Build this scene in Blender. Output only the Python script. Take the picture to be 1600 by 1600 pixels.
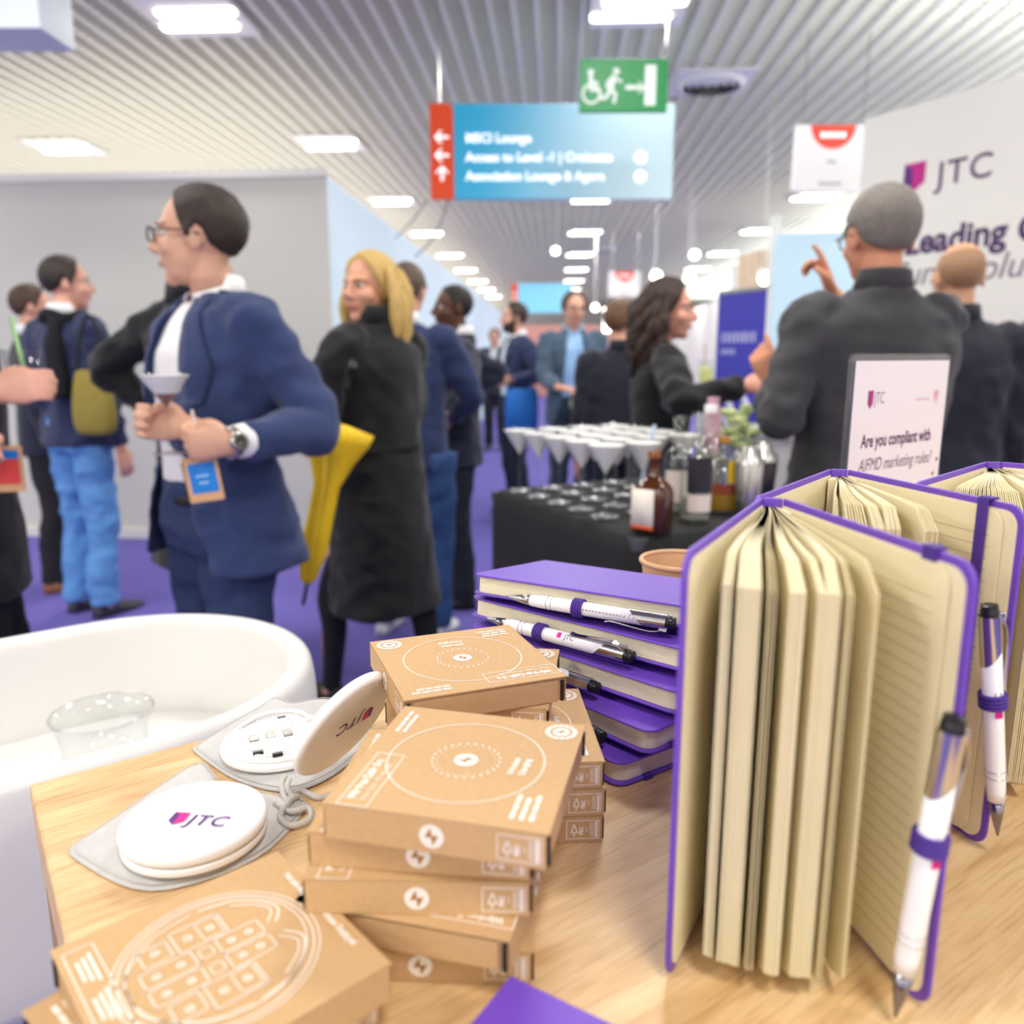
import bpy, bmesh, math, random
from math import pi, sin, cos, tan, atan2, sqrt, radians
from mathutils import Vector, Matrix, Euler, noise
from mathutils.bvhtree import BVHTree

for _o in list(bpy.data.objects):
    bpy.data.objects.remove(_o)
SC = bpy.context.scene
COL = SC.collection
random.seed(7)

# ------------------------------------------------------------------ camera
FPX, CAMZ = 1250.0, 1.33
PITCH, YAW = math.atan(245 / FPX), math.atan(68 / FPX)
cam_d = bpy.data.cameras.new('camera')
cam = bpy.data.objects.new('camera', cam_d)
COL.objects.link(cam)
cam.location = (0, 0, CAMZ)
cam.rotation_euler = (pi / 2 - PITCH, 0, YAW)
cam_d.sensor_width = 36.0
cam_d.lens = 36.0 * FPX / 1600
cam_d.clip_start, cam_d.clip_end = 0.02, 200
cam_d.dof.use_dof = True
cam_d.dof.focus_distance = 0.60
cam_d.dof.aperture_fstop = 5.0
SC.camera = cam

# ------------------------------------------------------------------ world, light, exposure
SC.view_settings.view_transform = 'Standard'
SC.view_settings.look = 'None'
SC.view_settings.gamma = 1.0
SC.view_settings.use_curve_mapping = False
SC.view_settings.exposure = 0.10
w = bpy.data.worlds.new('hall_ambient')
SC.world = w
w.use_nodes = True
w.node_tree.nodes['Background'].inputs[0].default_value = (1.0, 0.965, 0.91, 1)
w.node_tree.nodes['Background'].inputs[1].default_value = 1.25
SC.cycles.max_bounces = 8
SC.cycles.transparent_max_bounces = 16
SC.cycles.sample_clamp_indirect = 6

CEIL = 3.5
LIGHT_X = (-5.2, -2.35, 0.49, 3.55)
LIGHT_Y = [-3.85, -0.7, 2.45, 5.6, 8.75, 11.9, 15.0, 18.2, 21.3, 24.5, 27.6, 30.8]
def area(name, x, y, z, power, size, col=(1, 0.97, 0.93)):
    l = bpy.data.lights.new(name, 'AREA')
    l.energy = power; l.shape = 'SQUARE'; l.size = size; l.color = col
    o = bpy.data.objects.new(name, l); COL.objects.link(o)
    o.location = (x, y, z)
    return o
for _x in LIGHT_X:
    for _y in LIGHT_Y:
        if _x < -4 and _y > 11: continue
        area('ceiling_lamp_light', _x, _y, CEIL - 0.075, 41 if _y < 16 else 40, 0.55)
# added upward lights without fittings, only to brighten the open-cell ceiling
def ceiling_fill(x, y, z, power, sx, sy, col=(1, 0.98, 0.95)):
    o = area('added_ceiling_fill', x, y, z, power, 1.0, col); o.data.shape = 'RECTANGLE'; o.data.size = sx; o.data.size_y = sy; o.rotation_euler = (pi, 0, 0)
for _k in range(7): ceiling_fill(-5.0, 8.5 + 4.6 * _k, 2.58, 100 if _k == 0 else 120, 5.6, 4.4, (1, .95, .88))
for _k in range(6): ceiling_fill(5.9, 7.0 + 4.6 * _k, 2.80, 190, 3.0, 4.0, (0.94, 0.98, 1))
ceiling_fill(3.4, 4.2, 2.6, 120, 1.6, 1.6, (0.88, 0.95, 1)); ceiling_fill(-4.5, -1.5, 2.6, 150, 3, 3); ceiling_fill(4.5, -2.5, 2.6, 120, 3, 3)

# ------------------------------------------------------------------ picture to place
_fw = Vector((-sin(YAW) * cos(PITCH), cos(YAW) * cos(PITCH), -sin(PITCH)))
_rt = Vector((cos(YAW), sin(YAW), 0))
_up = _rt.cross(_fw)
_hf = Vector((-sin(YAW), cos(YAW), 0))
CAM = Vector((0, 0, CAMZ))
def ray(x, y): return _fw + _rt * ((x - 800) / FPX) - _up * ((y - 800) / FPX)
def Pz(x, y, z):
    r = ray(x, y); return CAM + r * ((z - CAMZ) / r.z)
def Pd(x, y, d):
    r = ray(x, y); return CAM + r * (d / r.dot(_hf))
def Pp(x, y, p, n):
    r = ray(x, y); return CAM + r * ((Vector(p) - CAM).dot(n) / r.dot(n))

# ------------------------------------------------------------------ materials
def srgb(h):
    if isinstance(h, str):
        h = h.lstrip('#'); c = [int(h[i:i + 2], 16) / 255 for i in (0, 2, 4)]
    else: c = h
    return tuple((v / 12.92 if v <= 0.04045 else ((v + 0.055) / 1.055) ** 2.4) for v in c) + (1,)
MATS = {}
def mat(name, col, rough=0.5, metal=0.0, var=0.04, scale=40.0, bump=0.0, bscale=200.0, stretch=None,
        trans=0.0, ior=1.45, emit=None, estr=0.0, sheen=0.0, coat=0.0, spec=0.5, alpha=1.0, sss=0.0):
    if name in MATS: return MATS[name]
    m = bpy.data.materials.new(name); m.use_nodes = True
    nt = m.node_tree; b = nt.nodes['Principled BSDF']
    c = srgb(col)
    b.inputs['Roughness'].default_value = rough
    b.inputs['Metallic'].default_value = metal
    b.inputs['IOR'].default_value = ior
    b.inputs['Transmission Weight'].default_value = trans
    b.inputs['Specular IOR Level'].default_value = spec
    b.inputs['Alpha'].default_value = alpha
    if sheen:
        b.inputs['Sheen Weight'].default_value = sheen
        b.inputs['Sheen Roughness'].default_value = 0.5
    if coat: b.inputs['Coat Weight'].default_value = coat
    if sss:
        b.inputs['Subsurface Weight'].default_value = sss
        b.inputs['Subsurface Radius'].default_value = (0.012, 0.005, 0.003)
    if emit is not None:
        b.inputs['Emission Color'].default_value = srgb(emit)
        b.inputs['Emission Strength'].default_value = estr
    tc = nt.nodes.new('ShaderNodeTexCoord')
    mp = nt.nodes.new('ShaderNodeMapping')
    nt.links.new(tc.outputs['Object'], mp.inputs[0])
    if stretch: mp.inputs['Scale'].default_value = stretch
    if var > 0:
        n = nt.nodes.new('ShaderNodeTexNoise'); n.inputs['Scale'].default_value = scale
        n.inputs['Detail'].default_value = 4
        nt.links.new(mp.outputs[0], n.inputs['Vector'])
        mx = nt.nodes.new('ShaderNodeMix'); mx.data_type = 'RGBA'
        lo = tuple(v * (1 - var * 2) for v in c[:3]) + (1,)
        hi = tuple(min(1, v * (1 + var * 2)) for v in c[:3]) + (1,)
        mx.inputs[6].default_value = lo; mx.inputs[7].default_value = hi
        nt.links.new(n.outputs['Fac'], mx.inputs[0])
        nt.links.new(mx.outputs[2], b.inputs['Base Color'])
    else:
        b.inputs['Base Color'].default_value = c
    if bump > 0:
        n2 = nt.nodes.new('ShaderNodeTexNoise'); n2.inputs['Scale'].default_value = bscale
        n2.inputs['Detail'].default_value = 3
        nt.links.new(mp.outputs[0], n2.inputs['Vector'])
        bp = nt.nodes.new('ShaderNodeBump'); bp.inputs['Strength'].default_value = bump
        bp.inputs['Distance'].default_value = 0.002
        nt.links.new(n2.outputs['Fac'], bp.inputs['Height'])
        nt.links.new(bp.outputs[0], b.inputs['Normal'])
    MATS[name] = m
    return m
def ramp_wood(name, cols, scale, stretch, rough=0.45):
    if name in MATS: return MATS[name]
    m = bpy.data.materials.new(name); m.use_nodes = True
    nt = m.node_tree; b = nt.nodes['Principled BSDF']; b.inputs['Roughness'].default_value = rough
    tc = nt.nodes.new('ShaderNodeTexCoord'); mp = nt.nodes.new('ShaderNodeMapping')
    mp.inputs['Scale'].default_value = stretch
    nt.links.new(tc.outputs['Object'], mp.inputs[0])
    n = nt.nodes.new('ShaderNodeTexNoise'); n.inputs['Scale'].default_value = scale
    n.inputs['Detail'].default_value = 8; n.inputs['Roughness'].default_value = 0.62; n.inputs['Distortion'].default_value = 0.6
    nt.links.new(mp.outputs[0], n.inputs['Vector'])
    r = nt.nodes.new('ShaderNodeValToRGB')
    e = r.color_ramp.elements
    e[0].position, e[0].color = 0.30, srgb(cols[0])
    e[1].position, e[1].color = 0.72, srgb(cols[-1])
    if len(cols) > 2:
        k = e.new(0.5); k.color = srgb(cols[1])
    nt.links.new(n.outputs['Fac'], r.inputs[0])
    # fine pores along the grain
    mp2 = nt.nodes.new('ShaderNodeMapping'); mp2.inputs['Scale'].default_value = (stretch[0] * 2.2, stretch[1] * 7, stretch[2] * 7)
    nt.links.new(tc.outputs['Object'], mp2.inputs[0])
    n2 = nt.nodes.new('ShaderNodeTexNoise'); n2.inputs['Scale'].default_value = scale * 1.6; n2.inputs['Detail'].default_value = 3
    nt.links.new(mp2.outputs[0], n2.inputs['Vector'])
    r2 = nt.nodes.new('ShaderNodeValToRGB'); r2.color_ramp.elements[0].position = 0.33; r2.color_ramp.elements[1].position = 0.5
    r2.color_ramp.elements[0].color = (0.80, 0.72, 0.62, 1)
    nt.links.new(n2.outputs['Fac'], r2.inputs[0])
    mx = nt.nodes.new('ShaderNodeMix'); mx.data_type = 'RGBA'; mx.blend_type = 'MULTIPLY'; mx.inputs[0].default_value = 0.8
    nt.links.new(r.outputs[0], mx.inputs[6]); nt.links.new(r2.outputs[0], mx.inputs[7])
    nt.links.new(mx.outputs[2], b.inputs['Base Color'])
    bp = nt.nodes.new('ShaderNodeBump'); bp.inputs['Strength'].default_value = 0.12; bp.inputs['Distance'].default_value = 0.001
    nt.links.new(n2.outputs['Fac'], bp.inputs['Height']); nt.links.new(bp.outputs[0], b.inputs['Normal'])
    MATS[name] = m
    return m

# ------------------------------------------------------------------ mesh builder
class MB:
    def __init__(s): s.v = []; s.f = []; s.m = []; s.mi = 0; s.T = Matrix.Identity(4)
    def add(s, vs, fs, T=None):
        o = len(s.v); M = s.T @ T if T is not None else s.T
        s.v += [tuple(M @ Vector(v)) for v in vs]
        s.f += [tuple(i + o for i in f) for f in fs]; s.m += [s.mi] * len(fs)
        return s
    def box(s, c, d, T=None):
        x, y, z = c; a, b, h = d[0] / 2, d[1] / 2, d[2] / 2
        vs = [(x + i * a, y + j * b, z + k * h) for k in (-1, 1) for j in (-1, 1) for i in (-1, 1)]
        fs = [(0, 2, 3, 1), (4, 5, 7, 6), (0, 1, 5, 4), (2, 6, 7, 3), (0, 4, 6, 2), (1, 3, 7, 5)]
        return s.add(vs, fs, T)
    def prism(s, poly, z0, z1, T=None):   # polygon in XY, extruded in Z
        n = len(poly)
        a = sum(poly[i][0] * poly[(i + 1) % n][1] - poly[(i + 1) % n][0] * poly[i][1] for i in range(n))
        if a < 0: poly = poly[::-1]
        vs = [(p[0], p[1], z0) for p in poly] + [(p[0], p[1], z1) for p in poly]
        fs = [tuple(range(n))[::-1], tuple(range(n, 2 * n))] + [(i, (i + 1) % n, n + (i + 1) % n, n + i) for i in range(n)]
        return s.add(vs, fs, T)
    def loft(s, rings, T=None, cap0=True, cap1=True):
        n = len(rings[0]); vs = [p for r in rings for p in r]; fs = []
        for k in range(len(rings) - 1):
            for i in range(n):
                j = (i + 1) % n
                fs.append((k * n + i, k * n + j, (k + 1) * n + j, (k + 1) * n + i))
        if cap0: fs.append(tuple(range(n))[::-1])
        if cap1: fs.append(tuple(range((len(rings) - 1) * n, len(rings) * n)))
        return s.add(vs, fs, T)
    def lathe(s, prof, n=32, T=None, cap0=True, cap1=True):   # profile [(r, z)]
        rings = [[(max(r, 1e-5) * cos(2 * pi * i / n), max(r, 1e-5) * sin(2 * pi * i / n), z) for i in range(n)] for r, z in prof]
        return s.loft(rings, T, cap0, cap1)
    def tube(s, pts, r, n=8, T=None, closed=False):
        pts = [Vector(p) for p in pts]; N = len(pts); rings = []
        rs = r if isinstance(r, (list, tuple)) else [r] * N
        nrm = None
        for k in range(N):
            if closed: t = (pts[(k + 1) % N] - pts[k - 1])
            else: t = pts[min(k + 1, N - 1)] - pts[max(k - 1, 0)]
            if t.length < 1e-9: t = Vector((0, 0, 1))
            t.normalize()
            if nrm is None:
                nrm = t.orthogonal().normalized()
            nrm = (nrm - t * nrm.dot(t))
            if nrm.length < 1e-6: nrm = t.orthogonal()
            nrm.normalize(); b = t.cross(nrm)
            rings.append([tuple(pts[k] + (nrm * cos(2 * pi * i / n) + b * sin(2 * pi * i / n)) * rs[k]) for i in range(n)])
        if closed:
            rings.append(rings[0])
            return s.loft(rings, T, False, False)
        return s.loft(rings, T)
    def ell(s, c, r, nu=16, nv=10, T=None):
        prof = [(sin(pi * k / nv), -cos(pi * k / nv)) for k in range(nv + 1)]
        M = Matrix.Translation(c) @ Matrix.Diagonal((r[0], r[1], r[2], 1))
        return s.lathe(prof, nu, (T @ M) if T is not None else M)
    def disc(s, c, r, n=24, T=None, ry=None):
        vs = [(c[0] + r * cos(2 * pi * i / n), c[1] + (ry or r) * sin(2 * pi * i / n), c[2]) for i in range(n)]
        return s.add(vs, [tuple(range(n))], T)
    def ring(s, c, r0, r1, n=40, T=None, h=0.0):
        if h > 0:
            return s.lathe([(r0, 0), (r1, 0), (r1, h), (r0, h), (r0, 0)], n, (T or Matrix.Identity(4)) @ Matrix.Translation(c), False, False)
        vs = []
        for r in (r0, r1): vs += [(c[0] + r * cos(2 * pi * i / n), c[1] + r * sin(2 * pi * i / n), c[2]) for i in range(n)]
        return s.add(vs, [(i, n + i, n + (i + 1) % n, (i + 1) % n) for i in range(n)], T)
    def quad(s, a, b, c, d, T=None): return s.add([a, b, c, d], [(0, 1, 2, 3)], T)
    def frame(s, x0, y0, x1, y1, t, z, T=None):
        for (a, b, c, d) in ((x0, y0, x1, y0 + t), (x0, y1 - t, x1, y1), (x0, y0, x0 + t, y1), (x1 - t, y0, x1, y1)):
            s.quad((a, b, z), (c, b, z), (c, d, z), (a, d, z), T)
        return s
    def text(s, txt, size, x=0, y=0, z=0, T=None, sx=1.0, shear=0.0, bold=0.0, align='LEFT', spacing=1.0, ext=0.0):
        vs, fs = text_geo(txt, bold / size if size else 0, align, spacing)
        vs = [((a * sx + b * shear) * size + x, b * size + y, z) for a, b in vs]
        return s.add(vs, fs, T)
    def obj(s, name, mats, parent=None, smooth=False, bevel=0.0, segs=2, subsurf=0, solid=0.0, auto=None):
        me = bpy.data.meshes.new(name)
        me.from_pydata(s.v, [], s.f)
        if not isinstance(mats, (list, tuple)): mats = [mats]
        for m in mats: me.materials.append(m)
        if len(mats) > 1:
            for p, i in zip(me.polygons, s.m): p.material_index = min(i, len(mats) - 1)
        me.validate(); me.update()
        if smooth:
            me.polygons.foreach_set('use_smooth', [True] * len(me.polygons))
            if auto is not None or smooth == 'auto':
                try: me.set_sharp_from_angle(angle=radians(auto or 40))
                except Exception: pass
        o = bpy.data.objects.new(name, me); COL.objects.link(o)
        if parent is not None: o.parent = parent
        if solid:
            m = o.modifiers.new('solid', 'SOLIDIFY'); m.thickness = abs(solid); m.offset = 0 if solid > 0 else -1
        if bevel > 0:
            m = o.modifiers.new('bevel', 'BEVEL'); m.width = bevel; m.segments = segs; m.limit_method = 'ANGLE'; m.angle_limit = radians(35)
            m.harden_normals = False
        if subsurf:
            m = o.modifiers.new('sub', 'SUBSURF'); m.levels = m.render_levels = subsurf
        return o
_TX = {}
def text_geo(txt, bold, align, spacing):
    key = (txt, round(bold, 4), align, spacing)
    if key in _TX: return _TX[key]
    cu = bpy.data.curves.new('lettering', 'FONT'); cu.body = txt; cu.size = 1.0; cu.offset = bold
    cu.align_x = align; cu.space_character = spacing; cu.resolution_u = 4
    o = bpy.data.objects.new('lettering_source', cu); COL.objects.link(o)
    me = o.to_mesh()
    r = ([(v.co.x, v.co.y) for v in me.vertices], [tuple(p.vertices) for p in me.polygons])
    o.to_mesh_clear(); bpy.data.objects.remove(o); bpy.data.curves.remove(cu)
    _TX[key] = r
    return r
def tag(o, label, cat, group=None, kind=None):
    o['label'] = label; o['category'] = cat
    if group: o['group'] = group
    if kind: o['kind'] = kind
    return o
def thing(name, label, cat, loc=(0, 0, 0), rz=0.0, group=None, rot=None):
    o = bpy.data.objects.new(name, None); COL.objects.link(o)
    o.empty_display_size = 0.05
    o.location = loc; o.rotation_euler = rot if rot is not None else (0, 0, rz)
    return tag(o, label, cat, group)
def struct(o):
    o['kind'] = 'structure'; return o
def dup(root, label, loc, rz=None, rot=None, group=None, scale=None):
    kids = {}
    for o in bpy.data.objects:
        if o.parent is not None: kids.setdefault(o.parent.name, []).append(o)
    r = root.copy(); COL.objects.link(r); r.location = loc; r['label'] = label
    if rz is not None: r.rotation_euler = (0, 0, rz)
    if rot is not None: r.rotation_euler = rot
    if group: r['group'] = group
    if scale: r.scale = scale
    def rec(src, dst):
        for ch in kids.get(src.name, []):
            c = ch.copy(); COL.objects.link(c); c.parent = dst; rec(ch, c)
    rec(root, r)
    return r
def TR(x, y, z, rz=0): return Matrix.Translation((x, y, z)) @ Matrix.Rotation(rz, 4, 'Z')
def basis(o, x, y, z):
    M = Matrix.Identity(4)
    for i, v in enumerate((x, y, z)):
        for k in range(3): M[k][i] = v[k]
    for k in range(3): M[k][3] = o[k]
    return M
def rrect(x0, y0, x1, y1, r, n=5, corners=(1, 1, 1, 1)):
    pts = []
    for (cx, cy, a, on) in ((x1 - r, y0 + r, -90, corners[0]), (x1 - r, y1 - r, 0, corners[1]), (x0 + r, y1 - r, 90, corners[2]), (x0 + r, y0 + r, 180, corners[3])):
        if on:
            for k in range(n + 1):
                t = radians(a + 90 * k / n); pts.append((cx + r * cos(t), cy + r * sin(t)))
        else:
            t = radians(a + 45); pts.append((cx + r * (1 if cos(t) > 0 else -1), cy + r * (1 if sin(t) > 0 else -1)))
    return pts
def soft(pts, n=6):   # catmull-rom
    P = [Vector(p) for p in pts]; out = []
    for i in range(len(P) - 1):
        a, b, c, d = P[max(i - 1, 0)], P[i], P[i + 1], P[min(i + 2, len(P) - 1)]
        for k in range(n):
            t = k / n
            out.append(0.5 * ((2 * b) + (c - a) * t + (2 * a - 5 * b + 4 * c - d) * t * t + (3 * b - a - 3 * c + d) * t ** 3))
    out.append(P[-1])
    return out

# shared colours
PURPLE = mat('purple_pu_leather', '#6f47bb', 0.42, var=0.05, scale=60, bump=0.15, bscale=900)
PURPLE_D = mat('purple_elastic', '#4a2b8c', 0.6, var=0.08, scale=300, bump=0.3, bscale=1500)
CREAM = mat('cream_paper', '#fdf0c8', 0.7, var=0.02, scale=30)
_nt = CREAM.node_tree; _b = _nt.nodes['Principled BSDF']; _t = _nt.nodes.new('ShaderNodeBsdfTranslucent'); _t.inputs[0].default_value = srgb('#f8e9a6')
_x = _nt.nodes.new('ShaderNodeMixShader'); _x.inputs[0].default_value = 0.16
_nt.links.new(_b.outputs[0], _x.inputs[1]); _nt.links.new(_t.outputs[0], _x.inputs[2]); _nt.links.new(_x.outputs[0], _nt.nodes['Material Output'].inputs[0])
PAGES = mat('page_edges', '#f3e8c4', 0.75, var=0.08, scale=25, stretch=(1, 1, 60), bump=0.5, bscale=60)
PAGES_V = mat('page_edges_upright', '#ecdca4', 0.75, var=0.05, scale=20)
LINE = mat('ruled_line_ink', '#b9aa86', 0.8, var=0.0)
KRAFT = mat('kraft_card', '#c7a273', 0.75, var=0.05, scale=350, bump=0.15, bscale=900)
KRAFT_D = mat('kraft_cut_edge', '#a8763f', 0.8, var=0.06, scale=300)
SLIT = mat('dark_gap', '#2a1c10', 0.9, var=0.0)
INK_W = mat('white_ink', '#f4eadd', 0.7, var=0.02, scale=500)
WHITE_P = mat('white_gloss_plastic', '#f3f2f0', 0.28, var=0.0, spec=0.5)
WHITE_M = mat('white_matt_plastic', '#eeedea', 0.5, var=0.01)
CHROME = mat('chrome', '#c9c7ca', 0.14, metal=1.0, var=0.0)
STEEL = mat('brushed_steel', '#b9b6b2', 0.25, metal=1.0, var=0.04, scale=80)
BLACK_P = mat('black_plastic', '#16151a', 0.35, var=0.0)
MAG = mat('magenta_print', '#d6148c', 0.5, var=0.0)
VIO = mat('violet_print', '#5d1f7e', 0.5, var=0.0)
PLUM = mat('plum_print', '#4b2a5e', 0.55, var=0.0)
GLASS = mat('clear_glass', '#ffffff', 0.0, trans=1.0, ior=1.45, var=0.0)
GL_T = bpy.data.materials.new('thin_glass'); GL_T.use_nodes = True
_nt = GL_T.node_tree; _nt.nodes.remove(_nt.nodes['Principled BSDF'])
_tr = _nt.nodes.new('ShaderNodeBsdfTransparent'); _gl = _nt.nodes.new('ShaderNodeBsdfGlossy'); _gl.inputs['Roughness'].default_value = .05
_lw = _nt.nodes.new('ShaderNodeLayerWeight'); _lw.inputs['Blend'].default_value = .5
_mx = _nt.nodes.new('ShaderNodeMixShader'); _tr.inputs[0].default_value = (.97, .98, .98, 1)
_pw = _nt.nodes.new('ShaderNodeMath'); _pw.operation = 'POWER'; _pw.inputs[1].default_value = 3.0; _nt.links.new(_lw.outputs['Facing'], _pw.inputs[0]); _ma = _nt.nodes.new('ShaderNodeMath'); _ma.operation = 'MULTIPLY_ADD'; _ma.inputs[1].default_value = .32; _ma.inputs[2].default_value = .05; _nt.links.new(_pw.outputs[0], _ma.inputs[0]); _nt.links.new(_ma.outputs[0], _mx.inputs[0]); _nt.links.new(_tr.outputs[0], _mx.inputs[1]); _nt.links.new(_gl.outputs[0], _mx.inputs[2])
_nt.links.new(_mx.outputs[0], _nt.nodes['Material Output'].inputs[0])
PLEX = GL_T

# ================================================================== THE HALL
WHITE_W = mat('painted_partition_white', '#e8e7e0', 0.6, var=0.01, scale=3)
GREY_W = mat('partition_grey', '#d8d8cd', 0.65, var=0.015, scale=2)
BLUE_TINT_W = mat('partition_blue_light_tint', '#d3e8f2', 0.6, var=0.015, scale=2)  # white partition face, the blue light on it put into its colour
CARPET = mat('violet_carpet', '#645aa8', 0.95, var=0.10, scale=600, bump=0.5, bscale=900)
m = MB(); m.box((3, 18, -0.02), (40, 50, 0.04)); struct(m.obj('floor', CARPET))
# open-cell ceiling
GRID = mat('ceiling_grid_metal', '#e4e2d0', 0.55, var=0.02, scale=4)
PLENUM = mat('plenum_grey', '#babcaa', 0.8, var=0.04, scale=2)
m = MB()
x = -10.05
while x < 11:
    m.box((x, 17, CEIL + 0.025), (0.034, 46, 0.05)); x += 0.15
y = -3.0
while y < 40:
    m.box((0.5, y, CEIL + 0.022), (21, 0.010, 0.038)); y += 0.085 if y < 14 else 0.17
struct(m.obj('ceiling', GRID))
m = MB(); m.box((0.5, 17, CEIL + 0.43), (21.4, 46.4, 0.04)); struct(m.obj('ceiling_slab', PLENUM))
# left booth block
m = MB()
m.prism([(-9.0, 5.85), (-1.54, 5.575), (-1.54, 38), (-1.62, 38), (-1.62, 5.67), (-9.0, 5.95)], 0, 2.5)
o = m.obj('wall_left', [GREY_W, BLUE_TINT_W]); struct(o)
for p in o.data.polygons:
    if p.normal.x > 0.9 and p.center.x > -1.58: p.material_index = 1
m = MB(); m.prism([(-9.0, 5.83), (-1.525, 5.55), (-1.525, 5.59), (-9.0, 5.87)], 2.495, 2.545)
struct(m.obj('trim_1', WHITE_W))
m = MB(); m.prism([(-9.0, 5.83), (-1.53, 5.555), (-1.53, 5.58), (-9.0, 5.86)], 0.0, 0.07)
struct(m.obj('baseboard_left', WHITE_W))
# far end
m = MB(); m.box((2, 39, 1.75), (26, 0.1, 3.5)); struct(m.obj('wall_back', WHITE_W))
m = MB()
m.prism([(4.2, 9.0), (4.3, 9.0), (4.3, 38), (4.2, 38)], 0, 2.75); struct(m.obj('wall_right', WHITE_W))
m = MB()
m.prism([(2.2, 10.6), (4.2, 10.6), (4.2, 10.7), (2.2, 10.7)], 0, 2.45); struct(m.obj('wall_right_return', mat('warm_white_partition', '#f0eadf', 0.6, var=0.01)))
# pale blue booth panel behind the right-hand stand
a, b = Pd(1204, 560, 7.0), Pd(1420, 560, 6.6)
m = MB(); m.prism([(a.x, a.y), (b.x, b.y), (b.x, b.y + 0.08), (a.x, a.y + 0.08)], 0, 2.32)
struct(m.obj('wall_pale_blue', mat('pale_blue_panel', '#c6e2ec', 0.6, var=0.01)))
a = Pd(1203, 560, 7.2)
m = MB(); m.box((a.x - 0.02, a.y, 1.25), (0.07, 0.12, 2.5)); struct(m.obj('trim_2', WHITE_W))
# pinkish booth front at the far end
m = MB(); m.box((0.6, 27.0, 1.15), (3.6, 0.1, 2.3)); struct(m.obj('wall_coral', mat('coral_booth_panel', '#e8a796', 0.6, var=0.02)))
# oak booth fin on the right
FIN = ramp_wood('pale_oak_panel', ['#a98a66', '#cfb491', '#dcc6a6'], 3, (3, 3, 0.5))
a = Pd(1150, 500, 9.6); b = Pd(1186, 500, 9.0)
m = MB(); m.prism([(a.x, a.y), (b.x, b.y), (b.x + 0.08, b.y + 0.03), (a.x + 0.08, a.y + 0.03)], 0, 2.45)
struct(m.obj('wall_oak_fin', FIN))

# ------------------------------------------------------------------ ceiling lights
TUBE = mat('lamp_diffuser', '#ffffff', 0.4, var=0, emit='#fffaf0', estr=7.0)
PANEL = mat('lamp_panel_white', '#e9e6df', 0.5, var=0.01)
rows = {5.6: 'first', 8.75: 'second', 11.9: 'third', 15.0: 'fourth', 18.2: 'fifth', 21.3: 'sixth', 24.5: 'seventh', 27.6: 'eighth', 30.8: 'ninth'}
sides = {-5.2: 'far left column', -2.35: 'left column', 0.49: 'middle column', 3.55: 'right column'}
proto = None
for X in LIGHT_X:
    for Y in LIGHT_Y:
        if Y < 5 or (X < -4 and (Y > 11 or Y < 7)) or (X > 3 and Y < 7): continue
        lab = 'recessed white ceiling light with two bright bars, %s row from the front, %s' % (rows[Y], sides[X])
        if proto is None:
            proto = t = thing('ceiling_light', lab, 'ceiling light', (X, Y, CEIL - 0.012), 0, 'recessed ceiling lights')
            f = MB(); f.box((0, 0, 0), (0.62, 0.62, 0.022)); f.obj('panel', PANEL, t, bevel=0.004)
            for dx, dy in ((-0.035, 0.11), (0.035, -0.11)):
                d = MB(); d.prism(rrect(-0.255 + dx, dy - 0.045, 0.255 + dx, dy + 0.045, 0.03), -0.028, -0.011); d.obj('diffuser', TUBE, t)
        else: dup(proto, lab, (X, Y, CEIL - 0.012))
# round air diffusers
def vent(px, py, label):
    p = Pz(px, py, CEIL)
    t = thing('ceiling_vent', label, 'air vent', (p.x, p.y, CEIL - 0.012), 0, 'square ceiling air vents')
    f = MB(); f.box((0, 0, 0), (0.62, 0.62, 0.02)); f.obj('plate', PANEL, t, bevel=0.003)
    for k in range(4):
        r = 0.27 - 0.062 * k
        c = MB(); c.lathe([(r - 0.045, -0.045 + 0.004 * k), (r, -0.012), (r, -0.010), (r - 0.042, -0.040)], 36, None, False, False)
        c.obj('diffuser_ring', PANEL, t, smooth=True)
    d = MB(); d.disc((0, 0, -0.0112), 0.262, 36); d.obj('throat', mat('vent_dark', '#4a4844', 0.9, var=0), t)
vent(1112, 125, 'square white air vent with round diffuser beside the green exit sign')
vent(942, 388, 'small distant square air vent between middle ceiling lights')

# ------------------------------------------------------------------ hanging signs
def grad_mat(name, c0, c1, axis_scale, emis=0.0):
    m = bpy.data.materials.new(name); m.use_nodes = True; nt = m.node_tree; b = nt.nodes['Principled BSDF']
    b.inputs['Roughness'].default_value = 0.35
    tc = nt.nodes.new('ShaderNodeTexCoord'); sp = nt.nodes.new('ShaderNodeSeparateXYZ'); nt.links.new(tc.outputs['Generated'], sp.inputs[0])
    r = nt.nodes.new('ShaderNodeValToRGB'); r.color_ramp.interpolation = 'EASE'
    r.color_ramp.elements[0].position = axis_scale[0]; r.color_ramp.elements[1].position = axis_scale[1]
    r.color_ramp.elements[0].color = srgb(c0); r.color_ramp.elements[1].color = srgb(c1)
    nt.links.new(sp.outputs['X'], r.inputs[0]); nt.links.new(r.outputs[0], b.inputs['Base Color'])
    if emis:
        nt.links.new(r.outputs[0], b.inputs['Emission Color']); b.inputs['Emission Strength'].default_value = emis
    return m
SKY_SHEEN = grad_mat('sky_blue_with_sheen', '#2bb0da', '#d3edf3', (0.05, 0.95), 0.18)  # sign blue fading to white: ceiling reflection put into colour, with slight glow
RED = mat('orange_red_panel', '#e0481c', 0.5, var=0.02, emit='#e0481c', estr=0.25)
SGN_W = mat('sign_white_print', '#ffffff', 0.5, var=0, emit='#ffffff', estr=0.75)
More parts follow.
